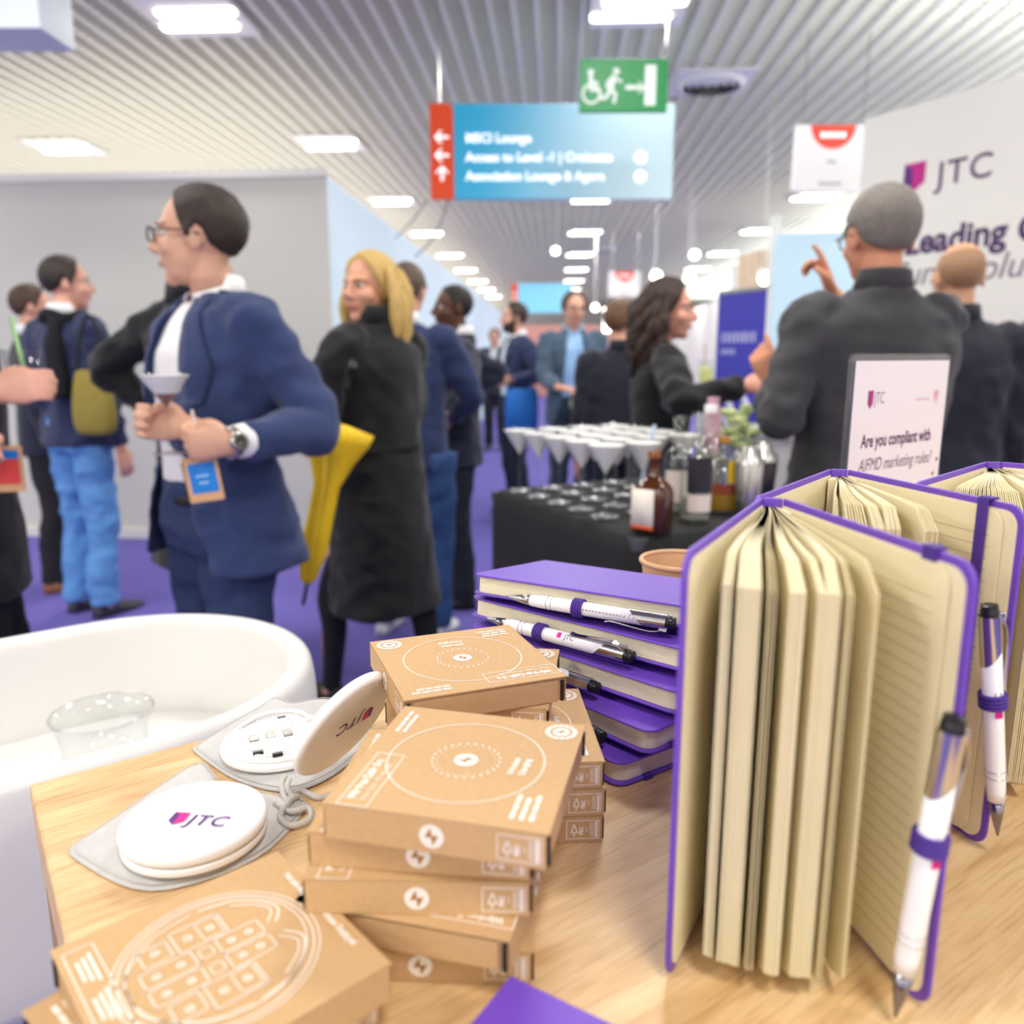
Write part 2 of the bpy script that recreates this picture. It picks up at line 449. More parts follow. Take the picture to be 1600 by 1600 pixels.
def arrow(mb, cx, cy, L, ang, z=0):
    T = TR(cx, cy, z, ang)
    mb.quad((-L * 0.5, -L * .09, 0), (L * .3, -L * .09, 0), (L * .3, L * .09, 0), (-L * .5, L * .09, 0), T)
    for s in (-1, 1):
        mb.add([(L * .5, 0, 0), (L * .1, s * L * .42, 0), (L * -.06, s * L * .42, 0), (L * .28, 0, 0)], [(0, 1, 2, 3)] if s > 0 else [(3, 2, 1, 0)], T)
def wayfinder(p0, p1, d, label, lines, name='hanging_sign', grp=None):
    A = Pd(p0[0], p0[1], d); B = Pd(p1[0], p1[1], d)
    W = (B - A).xy.length; H = A.z - B.z
    ang = atan2((B - A).y, (B - A).x)
    t = thing(name, label, 'hanging sign', (A.x, A.y, B.z), ang, grp)
    rw = W * 0.095
    m = MB(); m.prism(rrect(0, 0, rw, H, 0.045, 5, (0, 1, 0, 0)), 0, 0.05, Matrix.Rotation(pi / 2, 4, 'X')); m.obj('arrow_panel', RED, t)
    m = MB(); m.box(((W + rw) / 2, -0.02, H / 2), (W - rw, 0.04, H * 1.0)); m.obj('blue_panel', SKY_SHEEN if lines else mat('distant_sky_blue', '#7fc6e2', .4, var=.02, emit='#7fc6e2', estr=.35), t, bevel=0.004)
    R = Matrix.Translation((0, -0.0515, 0)) @ Matrix.Rotation(pi / 2, 4, 'X')
    R2 = Matrix.Translation((0, -0.0415, 0)) @ Matrix.Rotation(pi / 2, 4, 'X')
    for k, a in enumerate((pi, pi, pi / 2)):
        m = MB(); arrow(m, rw / 2, H * (0.65 - 0.19 * k), rw * .62, a, 0)
        m.obj('arrow', SGN_W, t).matrix_local = R
    s = H * 0.135
    for k, ln in enumerate(lines):
        m = MB(); m.text(ln, s, rw + W * .05, H * (0.60 - 0.20 * k), 0, bold=s * .03)
        m.obj('lettering', SGN_W, t).matrix_local = R2
        if k:
            m = MB(); m.disc((W * .865, H * (0.44 - 0.20 * (k - 1)), 0), s * .5, 20); m.obj('round_symbol', SGN_W, t).matrix_local = R2
    for fx in (0.04, 0.96):
        w_ = MB(); w_.tube([(W * fx, -0.02, H), (W * fx, -0.02, CEIL - B.z + 0.02)], 0.004, 6); w_.obj('hanging_wire', STEEL, t)
    return t, W, H
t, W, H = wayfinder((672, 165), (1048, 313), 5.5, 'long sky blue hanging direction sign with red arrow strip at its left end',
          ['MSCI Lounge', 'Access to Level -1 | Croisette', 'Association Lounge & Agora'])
wayfinder((800, 443), (893, 489), 17.0, 'small distant blue hanging sign with red end, above the bearded man', [])
cb = MB()
for q in (((700, 312, 5.4), (690, 345, 5.5), (672, 378, 5.6), (648, 402, 5.8)), ((668, 312, 5.7), (655, 330, 5.8), (640, 350, 6.0), (618, 372, 6.3))):
    cb.tube(soft([Pd(*p) for p in q]), 0.006, 6)
o = cb.obj('loose_cable', mat('grey_cable', '#8b8b88', 0.6, var=0), t); o.matrix_parent_inverse = Matrix.LocRotScale(t.location, t.rotation_euler, None).inverted()
# emergency exit sign
A = Pd(906, 93, 4.5); B = Pd(1041, 176, 4.5); W = (B - A).xy.length; H = A.z - B.z
t = thing('exit_sign', 'green emergency exit sign with wheelchair, running figure and arrow', 'exit sign', (A.x, A.y, B.z), atan2((B - A).y, (B - A).x))
GREEN = mat('exit_green', '#15914a', 0.35, var=0.02, emit='#12a050', estr=0.18)
m = MB(); m.box((W / 2, 0, H / 2), (W, 0.03, H)); m.obj('panel', GREEN, t, bevel=0.003)
m = MB(); R = Matrix.Translation((0, -0.0165, 0)) @ Matrix.Rotation(pi / 2, 4, 'X')
u = H
m.ring((u * .24, u * .34, 0), u * .15, u * .20, 24)                                   # wheel
m.disc((u * .22, u * .74, 0), u * .065, 16)                                          # head
def bar(mb, a, b, wd, z=0):
    a, b = Vector((a[0], a[1], 0)), Vector((b[0], b[1], 0)); d = (b - a).normalized(); n = Vector((-d.y, d.x, 0)) * wd / 2
    mb.quad(*[(p.x, p.y, z) for p in (a - n, b - n, b + n, a + n)])
bar(m, (u * .22, u * .68), (u * .24, u * .40), u * .09); bar(m, (u * .24, u * .42), (u * .40, u * .40), u * .07); bar(m, (u * .40, u * .42), (u * .47, u * .22), u * .06)
bar(m, (u * .23, u * .56), (u * .38, u * .54), u * .05)
m.disc((u * .74, u * .76, 0.0003), u * .065, 16)                                      # runner
bar(m, (u * .70, u * .68), (u * .62, u * .42), u * .12); bar(m, (u * .70, u * .66), (u * .58, u * .58), u * .05); bar(m, (u * .58, u * .58), (u * .54, u * .46), u * .05)
bar(m, (u * .70, u * .64), (u * .86, u * .56), u * .05); bar(m, (u * .62, u * .44), (u * .74, u * .32), u * .075); bar(m, (u * .74, u * .34), (u * .70, u * .16), u * .065)
bar(m, (u * .62, u * .44), (u * .56, u * .28), u * .075); bar(m, (u * .57, u * .28), (u * .44, u * .24), u * .065)
bar(m, (u * .93, u * .46), (u * 1.22, u * .46), u * .085); arrow(m, u * 1.20, u * .46, u * .26, 0)
m.quad((u * 1.32, u * .12, 0), (u * 1.55, u * .12, 0), (u * 1.55, u * .88, 0), (u * 1.32, u * .88, 0))
m.obj('pictogram', mat('exit_white', '#e8f2ea', 0.5, var=0, emit='#ffffff', estr=0.25), t).matrix_local = R
for fx in (0.1, 0.9):
    m = MB(); m.tube([(W * fx, 0, H), (W * fx, 0, CEIL - B.z + 0.02)], 0.004, 6); m.obj('hanging_rod', STEEL, t)
# white sign corner, top left
A = Pd(-180, -120, 4.0); B = Pd(64, 44, 4.0)
t = thing('hanging_sign', 'white hanging sign corner cut off at the upper left ceiling', 'hanging sign', (A.x, A.y, B.z), YAW)
m = MB(); m.box(((B.x - A.x) / 2, 0.15, 0.28), (B.x - A.x, 0.30, 0.56)); m.obj('sign_body', mat('sign_box_white', '#dfe9ee', 0.5, var=0.01), t, bevel=0.005)
m = MB()
for k in range(3): m.box((0.75 + 0.22 * k, -0.003, 0.25), (0.14, 0.004, 0.05))
m.obj('print', mat('pale_green_print', '#a9cdb6', 0.6, var=0.02), t)
m = MB()
for fx in (0.1, 0.9): m.tube([((B.x - A.x) * fx, 0.15, 0.56), ((B.x - A.x) * fx, 0.15, CEIL - B.z + .02)], 0.005, 6)
m.obj('hanging_rod', STEEL, t)
# booth name signs with red half disc
def booth_sign(p0, p1, d, label):
    A = Pd(p0[0], p0[1], d); B = Pd(p1[0], p1[1], d); W = (B - A).xy.length; H = A.z - B.z
    t = thing('booth_sign', label, 'booth sign', (A.x, A.y, B.z), atan2((B - A).y, (B - A).x), 'white hanging booth name signs')
    m = MB(); m.box((W / 2, 0, H / 2), (W, 0.03, H)); m.obj('board', mat('booth_sign_white', '#e9e6e4', 0.55, var=0.01), t, bevel=0.003)
    R = Matrix.Translation((0, -0.0165, 0)) @ Matrix.Rotation(pi / 2, 4, 'X')
    r = W * 0.30
    m = MB(); m.add([(W * .5 + r * cos(pi + pi * k / 20), H + r * sin(pi + pi * k / 20), 0) for k in range(21)], [tuple(range(21))])
    m.obj('red_half_disc', mat('sign_red', '#e04a34', 0.5, var=0.02), t).matrix_local = R
    m = MB()
    for k in range(5): m.box((W * (.36 + .07 * k), H - r * .42, 0.0006), (W * .045, r * .22, 0.0006))
    m.obj('white_print', SGN_W, t).matrix_local = R
    m = MB(); m.box((W * .5, H * .45, 0.0006), (W * .12, H * .035, 0.0008)); m.box((W * .5, H * .12, 0.0006), (W * .3, H * .035, 0.0008))
    m.obj('grey_print', mat('grey_print', '#9d9da2', 0.6, var=0), t).matrix_local = R
    for fx in (0.1, 0.9):
        m = MB(); m.tube([(W * fx, 0, H), (W * fx, 0, CEIL - B.z + .02)], 0.004, 6); m.obj('hanging_wire', STEEL, t)
booth_sign((1243, 196), (1352, 300), 6.0, 'white booth sign with red half disc beside the tall white stand wall')
booth_sign((951, 424), (1000, 464), 13.5, 'small distant booth sign with red half disc above the dark-haired woman')

# spotlights over the booths on the right
SPOT = mat('spot_glow', '#ffffff', 0.4, var=0, emit='#fff6ea', estr=9.0)
for k, (px, py, d, lab) in enumerate(((868, 391, 14.0, 'small round spotlight left of the middle ceiling lights'), (1085, 397, 11.5, 'small round spotlight nearest the right column of ceiling lights'),
        (1025, 430, 9.8, 'small round spotlight right above the dark-haired woman'), (1077, 432, 9.9, 'small round spotlight left of the oak panel'),
        (1195, 433, 7.5, 'small round spotlight right of the oak panel, above the blue banner'), (930, 480, 15.0, 'small round spotlight beside the head of the man with glasses'))):
    p = Pd(px, py, d)
    t = thing('spotlight', lab, 'spotlight', p, 0, 'round booth spotlights')
    m = MB(); m.lathe([(0.045, 0.12), (0.05, 0.0), (0.066, -0.02), (0.066, -0.03)], 20, Matrix.Rotation(radians(-65), 4, 'X')); m.obj('housing', WHITE_M, t, smooth=True)
    m = MB(); m.ell((0, 0, -0.03), (0.062, 0.062, 0.02), 16, 8, Matrix.Rotation(radians(-65), 4, 'X')); m.obj('lens', SPOT, t, smooth=True)
    m = MB(); m.tube([(0, 0.08, 0.04), (0, 0.1, CEIL - p.z + .02)], 0.006, 6); m.obj('arm', WHITE_M, t)
# backlit white panel far behind the man with glasses
p = Pd(957, 500, 12.0)
t = thing('light_box', 'bright backlit white panel behind the man with glasses', 'light box', (p.x, p.y, 0), 0.0)
m = MB(); m.box((0, 0, 0.68), (0.46, 0.12, 1.35)); m.obj('cabinet', WHITE_M, t, bevel=0.01)
m = MB(); m.box((0, -0.03, p.z + 0.0), (0.26, 0.08, 0.34)); m.obj('lit_panel', SPOT, t, bevel=0.01)
m = MB(); m.box((0, -0.065, 1.10), (0.4, 0.01, 0.22)); m.obj('dark_screen', mat('navy_screen', '#2c3150', 0.4, var=0.02), t)
m = MB(); m.box((0, 0, 1.37), (0.42, 0.1, 0.04)); m.obj('shelf', WHITE_M, t)

# ------------------------------------------------------------------ stand wall with lettering
WA = Pz(1352, 186, 2.5); WB = Pz(1600, 115, 2.5)
wd = Vector((WB.x - WA.x, WB.y - WA.y, 0)).normalized(); wn = Vector((wd.y, -wd.x, 0))
if wn.y > 0: wn = -wn
L = 3.0
m = MB()
q = [WA.xy, (WA + wd * L).xy, (WA + wd * L - wn * 0.09).xy, (WA - wn * 0.09).xy]
m.prism([tuple(v) for v in q], 0, 2.5)
STANDW = mat('stand_wall_white', '#e7e5df', 0.5, var=0.008, scale=2)
o = m.obj('wall_right_stand', STANDW); struct(o)
def on_wall(px, py):
    p = Pp(px, py, (WA.x, WA.y, 0), wn); v = p - WA; v.z = 0
    return v.dot(wd), p.z
MW = basis(Vector((WA.x, WA.y, 0)) + wn * 0.002, wd, Vector((0, 0, 1)), wn)
s0 = on_wall(1414, 262); s1 = on_wall(1448, 250); e_w = s1[0] - s0[0]; e_top = (s0[1] + s1[1]) / 2
def emblem(mb_dark, mb_pink, x, ytop, wdt, h, T=None):
    A, B, C_, D, E, M_ = (x, ytop, 0), (x + wdt, ytop, 0), (x + wdt, ytop - h * .70, 0), (x + wdt * .45, ytop - h, 0), (x, ytop - h * .72, 0), (x + wdt * .42, ytop - h * .22, 0)
    mb_pink.add([A, M_, D, C_, B], [(0, 1, 2, 3, 4)], T)
    mb_dark.add([A, E, D, M_], [(0, 1, 2, 3)], T)
d_, k_ = MB(), MB()
zt = on_wall(1414, 258)[1]; zb = on_wall(1430, 300)[1]
emblem(d_, k_, s0[0], zt, e_w, zt - zb, MW)
d_.obj('emblem_dark', VIO, o); k_.obj('emblem_pink', mat('emblem_magenta', '#c01c86', 0.5, var=0), o)
m = MB()
tx, tzb = on_wall(1462, 296); tx1 = on_wall(1558, 240)[0]; tzt = on_wall(1500, 246)[1]
tz0 = on_wall(1500, 284)[1]
sz = (tzt - tz0) / 0.70
m.text('JTC', sz, tx, tz0, 0, MW, sx=(tx1 - tx) / (sz * 1.72), shear=0.0, bold=sz * 0.006, spacing=1.1)
x, z = on_wall(1430, 398); z2 = on_wall(1500, 362)[1]
s = 0.16
x1, zz = on_wall(1535, 386)
m.text('Leading Global', s, on_wall(1412, 400)[0], on_wall(1500, 388)[1], 0, MW, bold=s * .03)
m.obj('lettering_heading', PLUM, o)
m = MB(); m.text('Fund Solutions', s, on_wall(1504, 440)[0] - 0.37, on_wall(1530, 437)[1], 0, MW, shear=0.22)
for (px, py, ln) in ((1512, 508, .10), (1500, 532, .22), (1505, 601, .2)):
    a_ = on_wall(px, py)
    for k in range(4): m.box((a_[0] + .09 * k, a_[1], 0), (.06, .018, .001), MW)
m.obj('lettering_body', mat('grey_violet_print', '#7d7286', 0.6, var=0), o)
a_ = on_wall(1560, 698); m = MB(); m.box((L / 2, a_[1], 0.01), (L, 0.012, 0.02), MW); m.obj('trim_strip', mat('grey_strip', '#bdbcc2', 0.5, var=0), o)
a_ = on_wall(1520, 726); m = MB(); m.text('JTC', .12, a_[0], a_[1] - .06, 0, MW); m.obj('lettering_low', VIO, o)

# ================================================================== THE OAK TABLE
T = 1.04
TAB = Pz(45, 1225, T); TANG = radians(38.5)
U = Vector((cos(TANG), sin(TANG), 0)); V = Vector((sin(TANG), -cos(TANG), 0))
OAK = ramp_wood('oak_veneer', ['#c8a06a', '#dcb884', '#e8ca9a'], 7, (1.1, 7, 7), 0.42)
OAK_E = ramp_wood('oak_edge', ['#8a6a48', '#a5825b', '#b8946a'], 9, (1.5, 9, 9), 0.5)
t = thing('high_table', 'oak high table covered with boxes and purple notebooks', 'table', (TAB.x, TAB.y, 0), TANG)
m = MB(); m.box((0.85, -0.375, T - 0.022), (1.70, 0.75, 0.044)); m.obj('tabletop', OAK, t, bevel=0.0025)
for x in (0.024, 1.676):
    m = MB(); m.box((x, -0.375, (T - 0.044) / 2), (0.044, 0.74, T - 0.044)); m.obj('leg_panel', OAK_E, t, bevel=0.002)
m = MB(); m.box((0.85, -0.375, 0.18), (1.6, 0.05, 0.05)); m.obj('foot_rail', STEEL, t)

# ------------------------------------------------------------------ white tub stool
LEATHER = mat('white_leatherette', '#e3e1dc', 0.45, var=0.01, scale=15, bump=0.12, bscale=500)
SF = Vector((-0.76, -0.65, 0)).normalized()
SC0 = Vector((-0.565, 0.955, 0))
t = thing('tub_stool', 'white padded tub bar stool standing behind the oak table', 'stool', SC0, atan2(-SF.x, SF.y))
def upath(r, arm):
    pts = [(-r, arm - arm * k / 6) for k in range(6)]
    pts += [(r * cos(pi + pi * k / 22), r * 1.0 * sin(pi + pi * k / 22)) for k in range(23)]
    pts += [(r, arm * (k + 1) / 6) for k in range(6)]
    return pts
sec = []   # (offset outward, z)
for k in range(9):
    a = pi * k / 8; sec.append((0.017 * cos(a) + 0.0, 0.912 + 0.016 * sin(a)))
sec = sec + [(-0.020, 0.87), (-0.030, 0.80), (-0.045, 0.72), (-0.03, 0.66), (0.0, 0.64), (0.008, 0.70), (0.018, 0.80), (0.023, 0.87)]
rings = []
base = upath(0.228, 0.30)
for i, p in enumerate(base):
    a = Vector(base[max(i - 1, 0)]); b = Vector(base[min(i + 1, len(base) - 1)]); tg = (b - a).normalized(); nn = Vector((tg.y, -tg.x))
    fr = min(i, len(base) - 1 - i); f = 1.0 if fr > 2 else (0.55, 0.85, 0.97)[fr]
    drop = 0.0
    rings.append([(p[0] + nn.x * o_ * f, p[1] + nn.y * o_ * f, 0.80 + (z - 0.80) * (1.0 if f == 1 else 0.8 + .2 * f)) for o_, z in sec])
m = MB(); m.loft(rings); m.obj('shell', LEATHER, t, smooth=True, subsurf=1)
pts = [(p[0] * 0.995, p[1] * 0.995, 0.928 if 2 < i < len(base) - 3 else 0.918) for i, p in enumerate(base)]
m = MB(); m.prism([(p[0] * .84, p[1] * .84) for p in upath(0.235, 0.24)], 0.66, 0.79); m.obj('seat_cushion', LEATHER, t, bevel=0.03, segs=4)
m = MB(); m.lathe([(0.16, 0.60), (0.19, 0.645), (0.05, 0.60), (0.03, 0.56)][:2], 28); m.obj('under_seat', LEATHER, t, smooth=True)
m = MB(); m.lathe([(0.03, 0.62), (0.03, 0.33), (0.04, 0.33), (0.04, 0.02)], 20); m.obj('gas_post', CHROME, t, smooth='auto')
m = MB(); m.lathe([(0.22, 0.0), (0.22, 0.008), (0.06, 0.028), (0.04, 0.03)], 36); m.obj('base_plate', CHROME, t, smooth='auto')
m = MB(); m.tube([(0.15 * cos(2 * pi * k / 24), 0.15 * sin(2 * pi * k / 24) + 0.04, 0.33) for k in range(24)], 0.011, 8, None, True); m.tube([(0, 0, 0.33), (0, 0.19, 0.33)], 0.01); m.obj('foot_ring', CHROME, t, smooth=True)
# clear plastic tub on the stool seat
p = Vector((-0.56, 0.90, 0.792))
t = thing('plastic_tub', 'clear plastic tub lying on the white stool seat', 'tub', p, 0.4)
m = MB(); m.lathe([(0.045, 0.0), (0.052, 0.08), (0.058, 0.10), (0.060, 0.103), (0.057, 0.103), (0.050, 0.08), (0.043, 0.003)], 32); m.obj('body', PLEX, t, smooth=True)
m = MB(); m.tube([(0.0590 * cos(2 * pi * k / 32), 0.0590 * sin(2 * pi * k / 32), 0.103) for k in range(32)], 0.002, 6, None, True); m.obj('rim', PLEX, t, smooth=True)

# ------------------------------------------------------------------ kraft boxes
BS, BT = 0.1065, 0.0175
h = BS / 2
def box_prints(design):
    """printing on the lid, in the lid's reading frame (x right, y up)"""
    m = MB(); z = BT + 0.00025
    if design == 'charger':
        m.ring((0, 0, z), 0.0395, 0.0402, 72)
        m.disc((0, 0, z), 0.0062, 24)
        for k in range(26):
            a = 2 * pi * k / 26
            m.disc((0.0172 * cos(a), 0.0172 * sin(a), z), 0.0008, 8); m.disc((0.0150 * cos(a + .1), 0.0150 * sin(a + .1), z), 0.00045, 6)
        # label rectangle
        m.frame(-h + 0.0005, 0.0315, -0.003, 0.0465, 0.0006, z)
        m.text('Wireless Cable Set', 0.0058, -0.047, 0.0400, z, bold=0.0003, sx=.82)
        m.text('Multi Cable, Wireless Set', 0.0040, -0.047, 0.0345, z, sx=.82)
        m.text('Wireless', 0.0046, -0.0085, -0.0265, z, bold=0.0002); m.text('Charging', 0.0046, -0.0085, -0.0320, z, bold=0.0002)
        for k, wd_ in enumerate((.021, .019, .022)):
            for q in range(3): m.box((-0.046 + wd_ * (q + .5) / 3, -0.0345 - k * .0045, z), (wd_ * .28, .0022, .0001))
        for k, wd_ in enumerate((.026, .022)):
            for q in range(4): m.box((0.021 + wd_ * (q + .5) / 4, 0.046 - k * .0042, z), (wd_ * .21, .002, .0001))
        # round stamp
        m.ring((0.0415, -0.0415, z), 0.0062, 0.0088, 30); m.disc((0.0415, -0.0415, z), 0.0048, 20)
        d = MB(); z += 0.0002
        for (cx, cy, s) in ((0, 0, .0040), (0.0415, -0.0415, .003)):
            d.add([(cx - s * .1, cy + s, z), (cx - s * .7, cy - s * .15, z), (cx - s * .02, cy - s * .1, z), (cx + s * .1, cy - s, z), (cx + s * .7, cy + s * .15, z), (cx + s * .02, cy + s * .1, z)], [(0, 1, 2, 5), (3, 4, 5, 2)])
        for k in range(14):
            a = 2 * pi * k / 14; d.disc((0.0415 + .0075 * cos(a), -0.0415 + .0075 * sin(a), z), 0.0005, 6)
        return m, d
    # case drawing
    def loop(pts, wd_=.0007, closed=True):
        P = soft(list(pts) + ([pts[0]] if closed else []), 5)
        for a, b in zip(P[:-1], P[1:]):
            if (b - a).length > 1e-6: bar(m, a, b, wd_, z)
    m.ring((0, 0, z), 0.0420, 0.0426, 80); m.ring((0, 0, z), 0.0395, 0.0402, 80); m.ring((-.0012, .0006, z), 0.0365, 0.0371, 80)
    for sx in (-1, 1):
        loop([(sx * .004, .028, 0), (sx * .012, .033, 0), (sx * .022, .0285, 0), (sx * .031, .018, 0), (sx * .0345, .004, 0)], .0009, False)
        loop([(sx * .006, .025, 0), (sx * .013, .030, 0), (sx * .021, .026, 0), (sx * .028, .017, 0)], .0007, False)
        m.frame(sx * .020 - .008, -.012, sx * .020 + .008, .010, .0006, z); m.frame(sx * .020 - .0065, -.001, sx * .020 + .0065, .0085, .0005, z)
        m.frame(sx * .019 - .006, -.0265, sx * .019 + .006, -.014, .0006, z)
        for yy in (-.020, -.006, .004): m.ring((sx * .020, yy, z), .0010, .0019, 12)
        m.frame(sx * .006 - .0055, .002, sx * .006 + .0055, .022, .0006, z); m.frame(sx * .006 - .0055, -.030, sx * .006 + .0055, -.008, .0006, z)
        m.frame(sx * .006 - .0035, -.006, sx * .006 + .0035, .000, .0006, z)
        for yy in (-.024, -.014, .008, .016): m.ring((sx * .006, yy, z), .0009, .0018, 12)
        loop([(sx * .0345, .000, 0), (sx * .030, -.018, 0), (sx * .014, -.034, 0), (0, -.036, 0)], .0006, False)
    m.text('Multi cable charger with built in Wireless Charging pad', 0.0042, 0, 0.0462, z, bold=0.0002, align='CENTER', sx=.70)
    m.frame(-.046, -.0505, .046, -.0380, .0006, z)
    for q in range(3):
        for k in range(3): m.box((-.030 + .026 * q, -.0415 - .0026 * k, z), (.020 - .003 * k, .0013, .0001))
    return m, None
def side_print(sx):
    """bolt badge and paper mark on the edge at x = sx*h, drawn in (along, up)"""
    m = MB(); d = MB()
    M = basis((sx * (h + .0003), 0, BT / 2), (0, sx, 0), (0, 0, 1), (sx, 0, 0))
    m.disc((0, 0, 0), 0.0058, 24, M)
    s = .0046
    d.add([(-s * .1, s, .0002), (-s * .7, -s * .15, .0002), (-s * .02, -s * .1, .0002), (s * .1, -s, .0002), (s * .7, s * .15, .0002), (s * .02, s * .1, .0002)], [(0, 1, 2, 5), (3, 4, 5, 2)], M)
    x0 = .030
    m.frame(x0, -.0062, x0 + .0200, .0062, .0005, 0, M)
    for a, b in (((.003, -.002), (.0048, .0035)), ((.0048, .0035), (.0068, -.002)), ((.0068, -.002), (.003, -.002)), ((.0048, -.002), (.0048, -.0045))):
        bar(m, (x0 + a[0], a[1]), (x0 + b[0], b[1]), .0007, 0) if False else m.quad(*[tuple(M @ Vector((x0 + q[0], q[1], 0))) for q in ((a[0] - .0004, a[1]), (a[0] + .0004, a[1]), (b[0] + .0004, b[1]), (b[0] - .0004, b[1]))]) if abs(a[1] - b[1]) > .0005 else m.quad(*[tuple(M @ Vector((x0 + q[0], q[1], 0))) for q in ((a[0], a[1] - .0004), (b[0], a[1] - .0004), (b[0], a[1] + .0004), (a[0], a[1] + .0004))])
    R = Matrix.Rotation(pi / 2, 4, 'Z')
    m.text('FSC', .0032, 0, 0, 0, M @ Matrix.Translation((x0 + .0102, -.0035, 0)) @ R, bold=.0002)
    m.text('MIX', .0018, 0, 0, 0, M @ Matrix.Translation((x0 + .0130, -.0015, 0)) @ R)
    for k in range(2): m.box((x0 + .0148 + .0013 * k, 0, 0), (.0005, .009, .0001), M)
    m.box((x0 + .0181, 0, 0), (.0016, .0105, .0001), M)
    return m, d
def make_box(design, label, loc, rz, group='kraft cable set boxes'):
    t = thing('kraft_box', label, 'box', loc, rz, group)
    e = 0.0007
    m = MB(); m.box((0, 0, BT / 2), (BS - 2 * e, BS - 0.004, BT - 2 * e)); m.obj('tray', KRAFT, t, bevel=0.0005)
    m = MB(); m.box((0, 0, BT - e / 2), (BS, BS, e))
    for s in (-1, 1): m.box((s * (h - e / 2), 0, BT / 2), (e, BS - .0026, BT))
    m.obj('lid', KRAFT, t, bevel=0.00035)
    for s in (-1, 1):
        m = MB(); m.box((0, s * (h - .0016), BT / 2 - .0012), (BS - .012, .0012, BT - .003)); m.obj('side_flap', KRAFT, t, bevel=0.0004)
    for a in (-1, 1):
        for b in (-1, 1):
            m = MB(); m.box((a * (h - .0030), b * (h - .0008), BT / 2 - .001), (.0020, .0016, BT - .004)); m.obj('corner_slot', SLIT, t)
    a_, d_ = box_prints(design)
    a_.obj('lid_print', INK_W, t)
    if d_: d_.obj('lid_badge_bolt', KRAFT_D, t)
    for s in ((-1, 1) if design == 'charger' else (-1,)):
        a_, d_ = side_print(s); a_.obj('edge_print', INK_W, t); d_.obj('edge_badge_bolt', KRAFT_D, t)
    return t
# reading frame: the near edge of a stacked box is its x = -h side, so local +x points away from the camera
def from_front(pA, pB, z):
    A, B = Pz(*pA, z), Pz(*pB, z); d = (B - A); d.z = 0; a = atan2(d.y, d.x)
    dn = d.normalized(); nn = Vector((-dn.y, dn.x, 0)); c = (A + B) / 2 + nn * h
    return c, a + pi / 2
E6 = 0.0002
zl = lambda k: T + k * (BT + E6) + 0.0003
c, a = from_front((503, 1252), (851, 1305), zl(5)); 
m1 = make_box('charger', 'kraft box on top of the tall middle stack, white circle and bolt print facing up', (c.x, c.y, zl(4)), a + radians(1))
spec = [((507, 1354), (832, 1377), 3, 3, 'kraft box second from the top of the middle stack, in the top box\'s shadow'),
        ((490, 1374), (832, 1379), 3, 2, 'kraft box third down in the tall middle stack, level with its full bolt badge'),
        ((539, 1423), (798, 1470), 2, 1, 'kraft box turned askew in the middle stack, Wireless Cable Set lettering showing'),
        ((617, 1533), (834, 1539), 0, 0, 'kraft box at the bottom of the middle stack, on the oak table')]
for pA, pB, zi, lev, lab in spec:
    zz = zl(zi) if lev != 2 else zl(3)
    A, B = Pz(*pA, zz), Pz(*pB, zz); d = (B - A).xy.normalized(); nn = Vector((-d.y, d.x))
    c = B.xy - d * h + nn * h
    ang = atan2(d.y, d.x) + pi / 2
    if lev == 1: ang += pi / 2
    dup(m1, lab, (c.x, c.y, zl(lev)), ang)
# right-hand stack of three under the far box
B = Pz(940, 1316, T); ang = radians(6)
for lev, lab in ((0, 'kraft box at the bottom of the right-hand stack beside the purple notebooks'), (1, 'kraft box in the middle of the right-hand stack beside the purple notebooks'),
                 (2, 'kraft box third up in the right-hand stack, its lid corner beside the notebooks')):
    a2 = ang + radians((0, 2.0, 1.0)[lev]); d = Vector((cos(a2), sin(a2))); nn = Vector((-d.y, d.x))
    c = B.xy + d * (0.0015, .0025, .001)[lev] - d * h + nn * h
    dup(m1, lab, (c.x, c.y, zl(lev)), a2 + pi / 2)
c = Vector((-0.052, 0.528)); dup(m1, 'kraft box lying directly under the far top box', (c.x, c.y, zl(3)), radians(86))
P4 = [Pz(*q, zl(5)) for q in ((588, 1003), (645, 1098), (875, 1058), (780, 982))]
c = sum((p.xy for p in P4), Vector((0, 0))) / 4
dr = ((P4[2] - P4[1]).xy + (P4[3] - P4[0]).xy).normalized()
dup(m1, 'farthest top kraft box, lettering upside down, in front of the purple notebooks', (c.x, c.y + .004, zl(4)), atan2(-dr.y, -dr.x))
# near left pair, drawing side up
R_, Tp, Lf = (Pz(*q, T + 2 * BT) for q in ((612, 1500), (430, 1322), (75, 1493)))
c = (R_ + Lf).xy / 2; dr = (R_ - Tp).xy.normalized()
f1 = make_box('case', 'nearest kraft box at lower left, white drawing of a round cable case on its lid', (c.x, c.y, zl(1)), atan2(dr.y, dr.x), 'kraft cable set boxes')
dup(m1, 'kraft box lying under the box with the cable case drawing, lower left', (c.x - .006, c.y - .004, zl(0)), atan2(dr.y, dr.x) + radians(8))

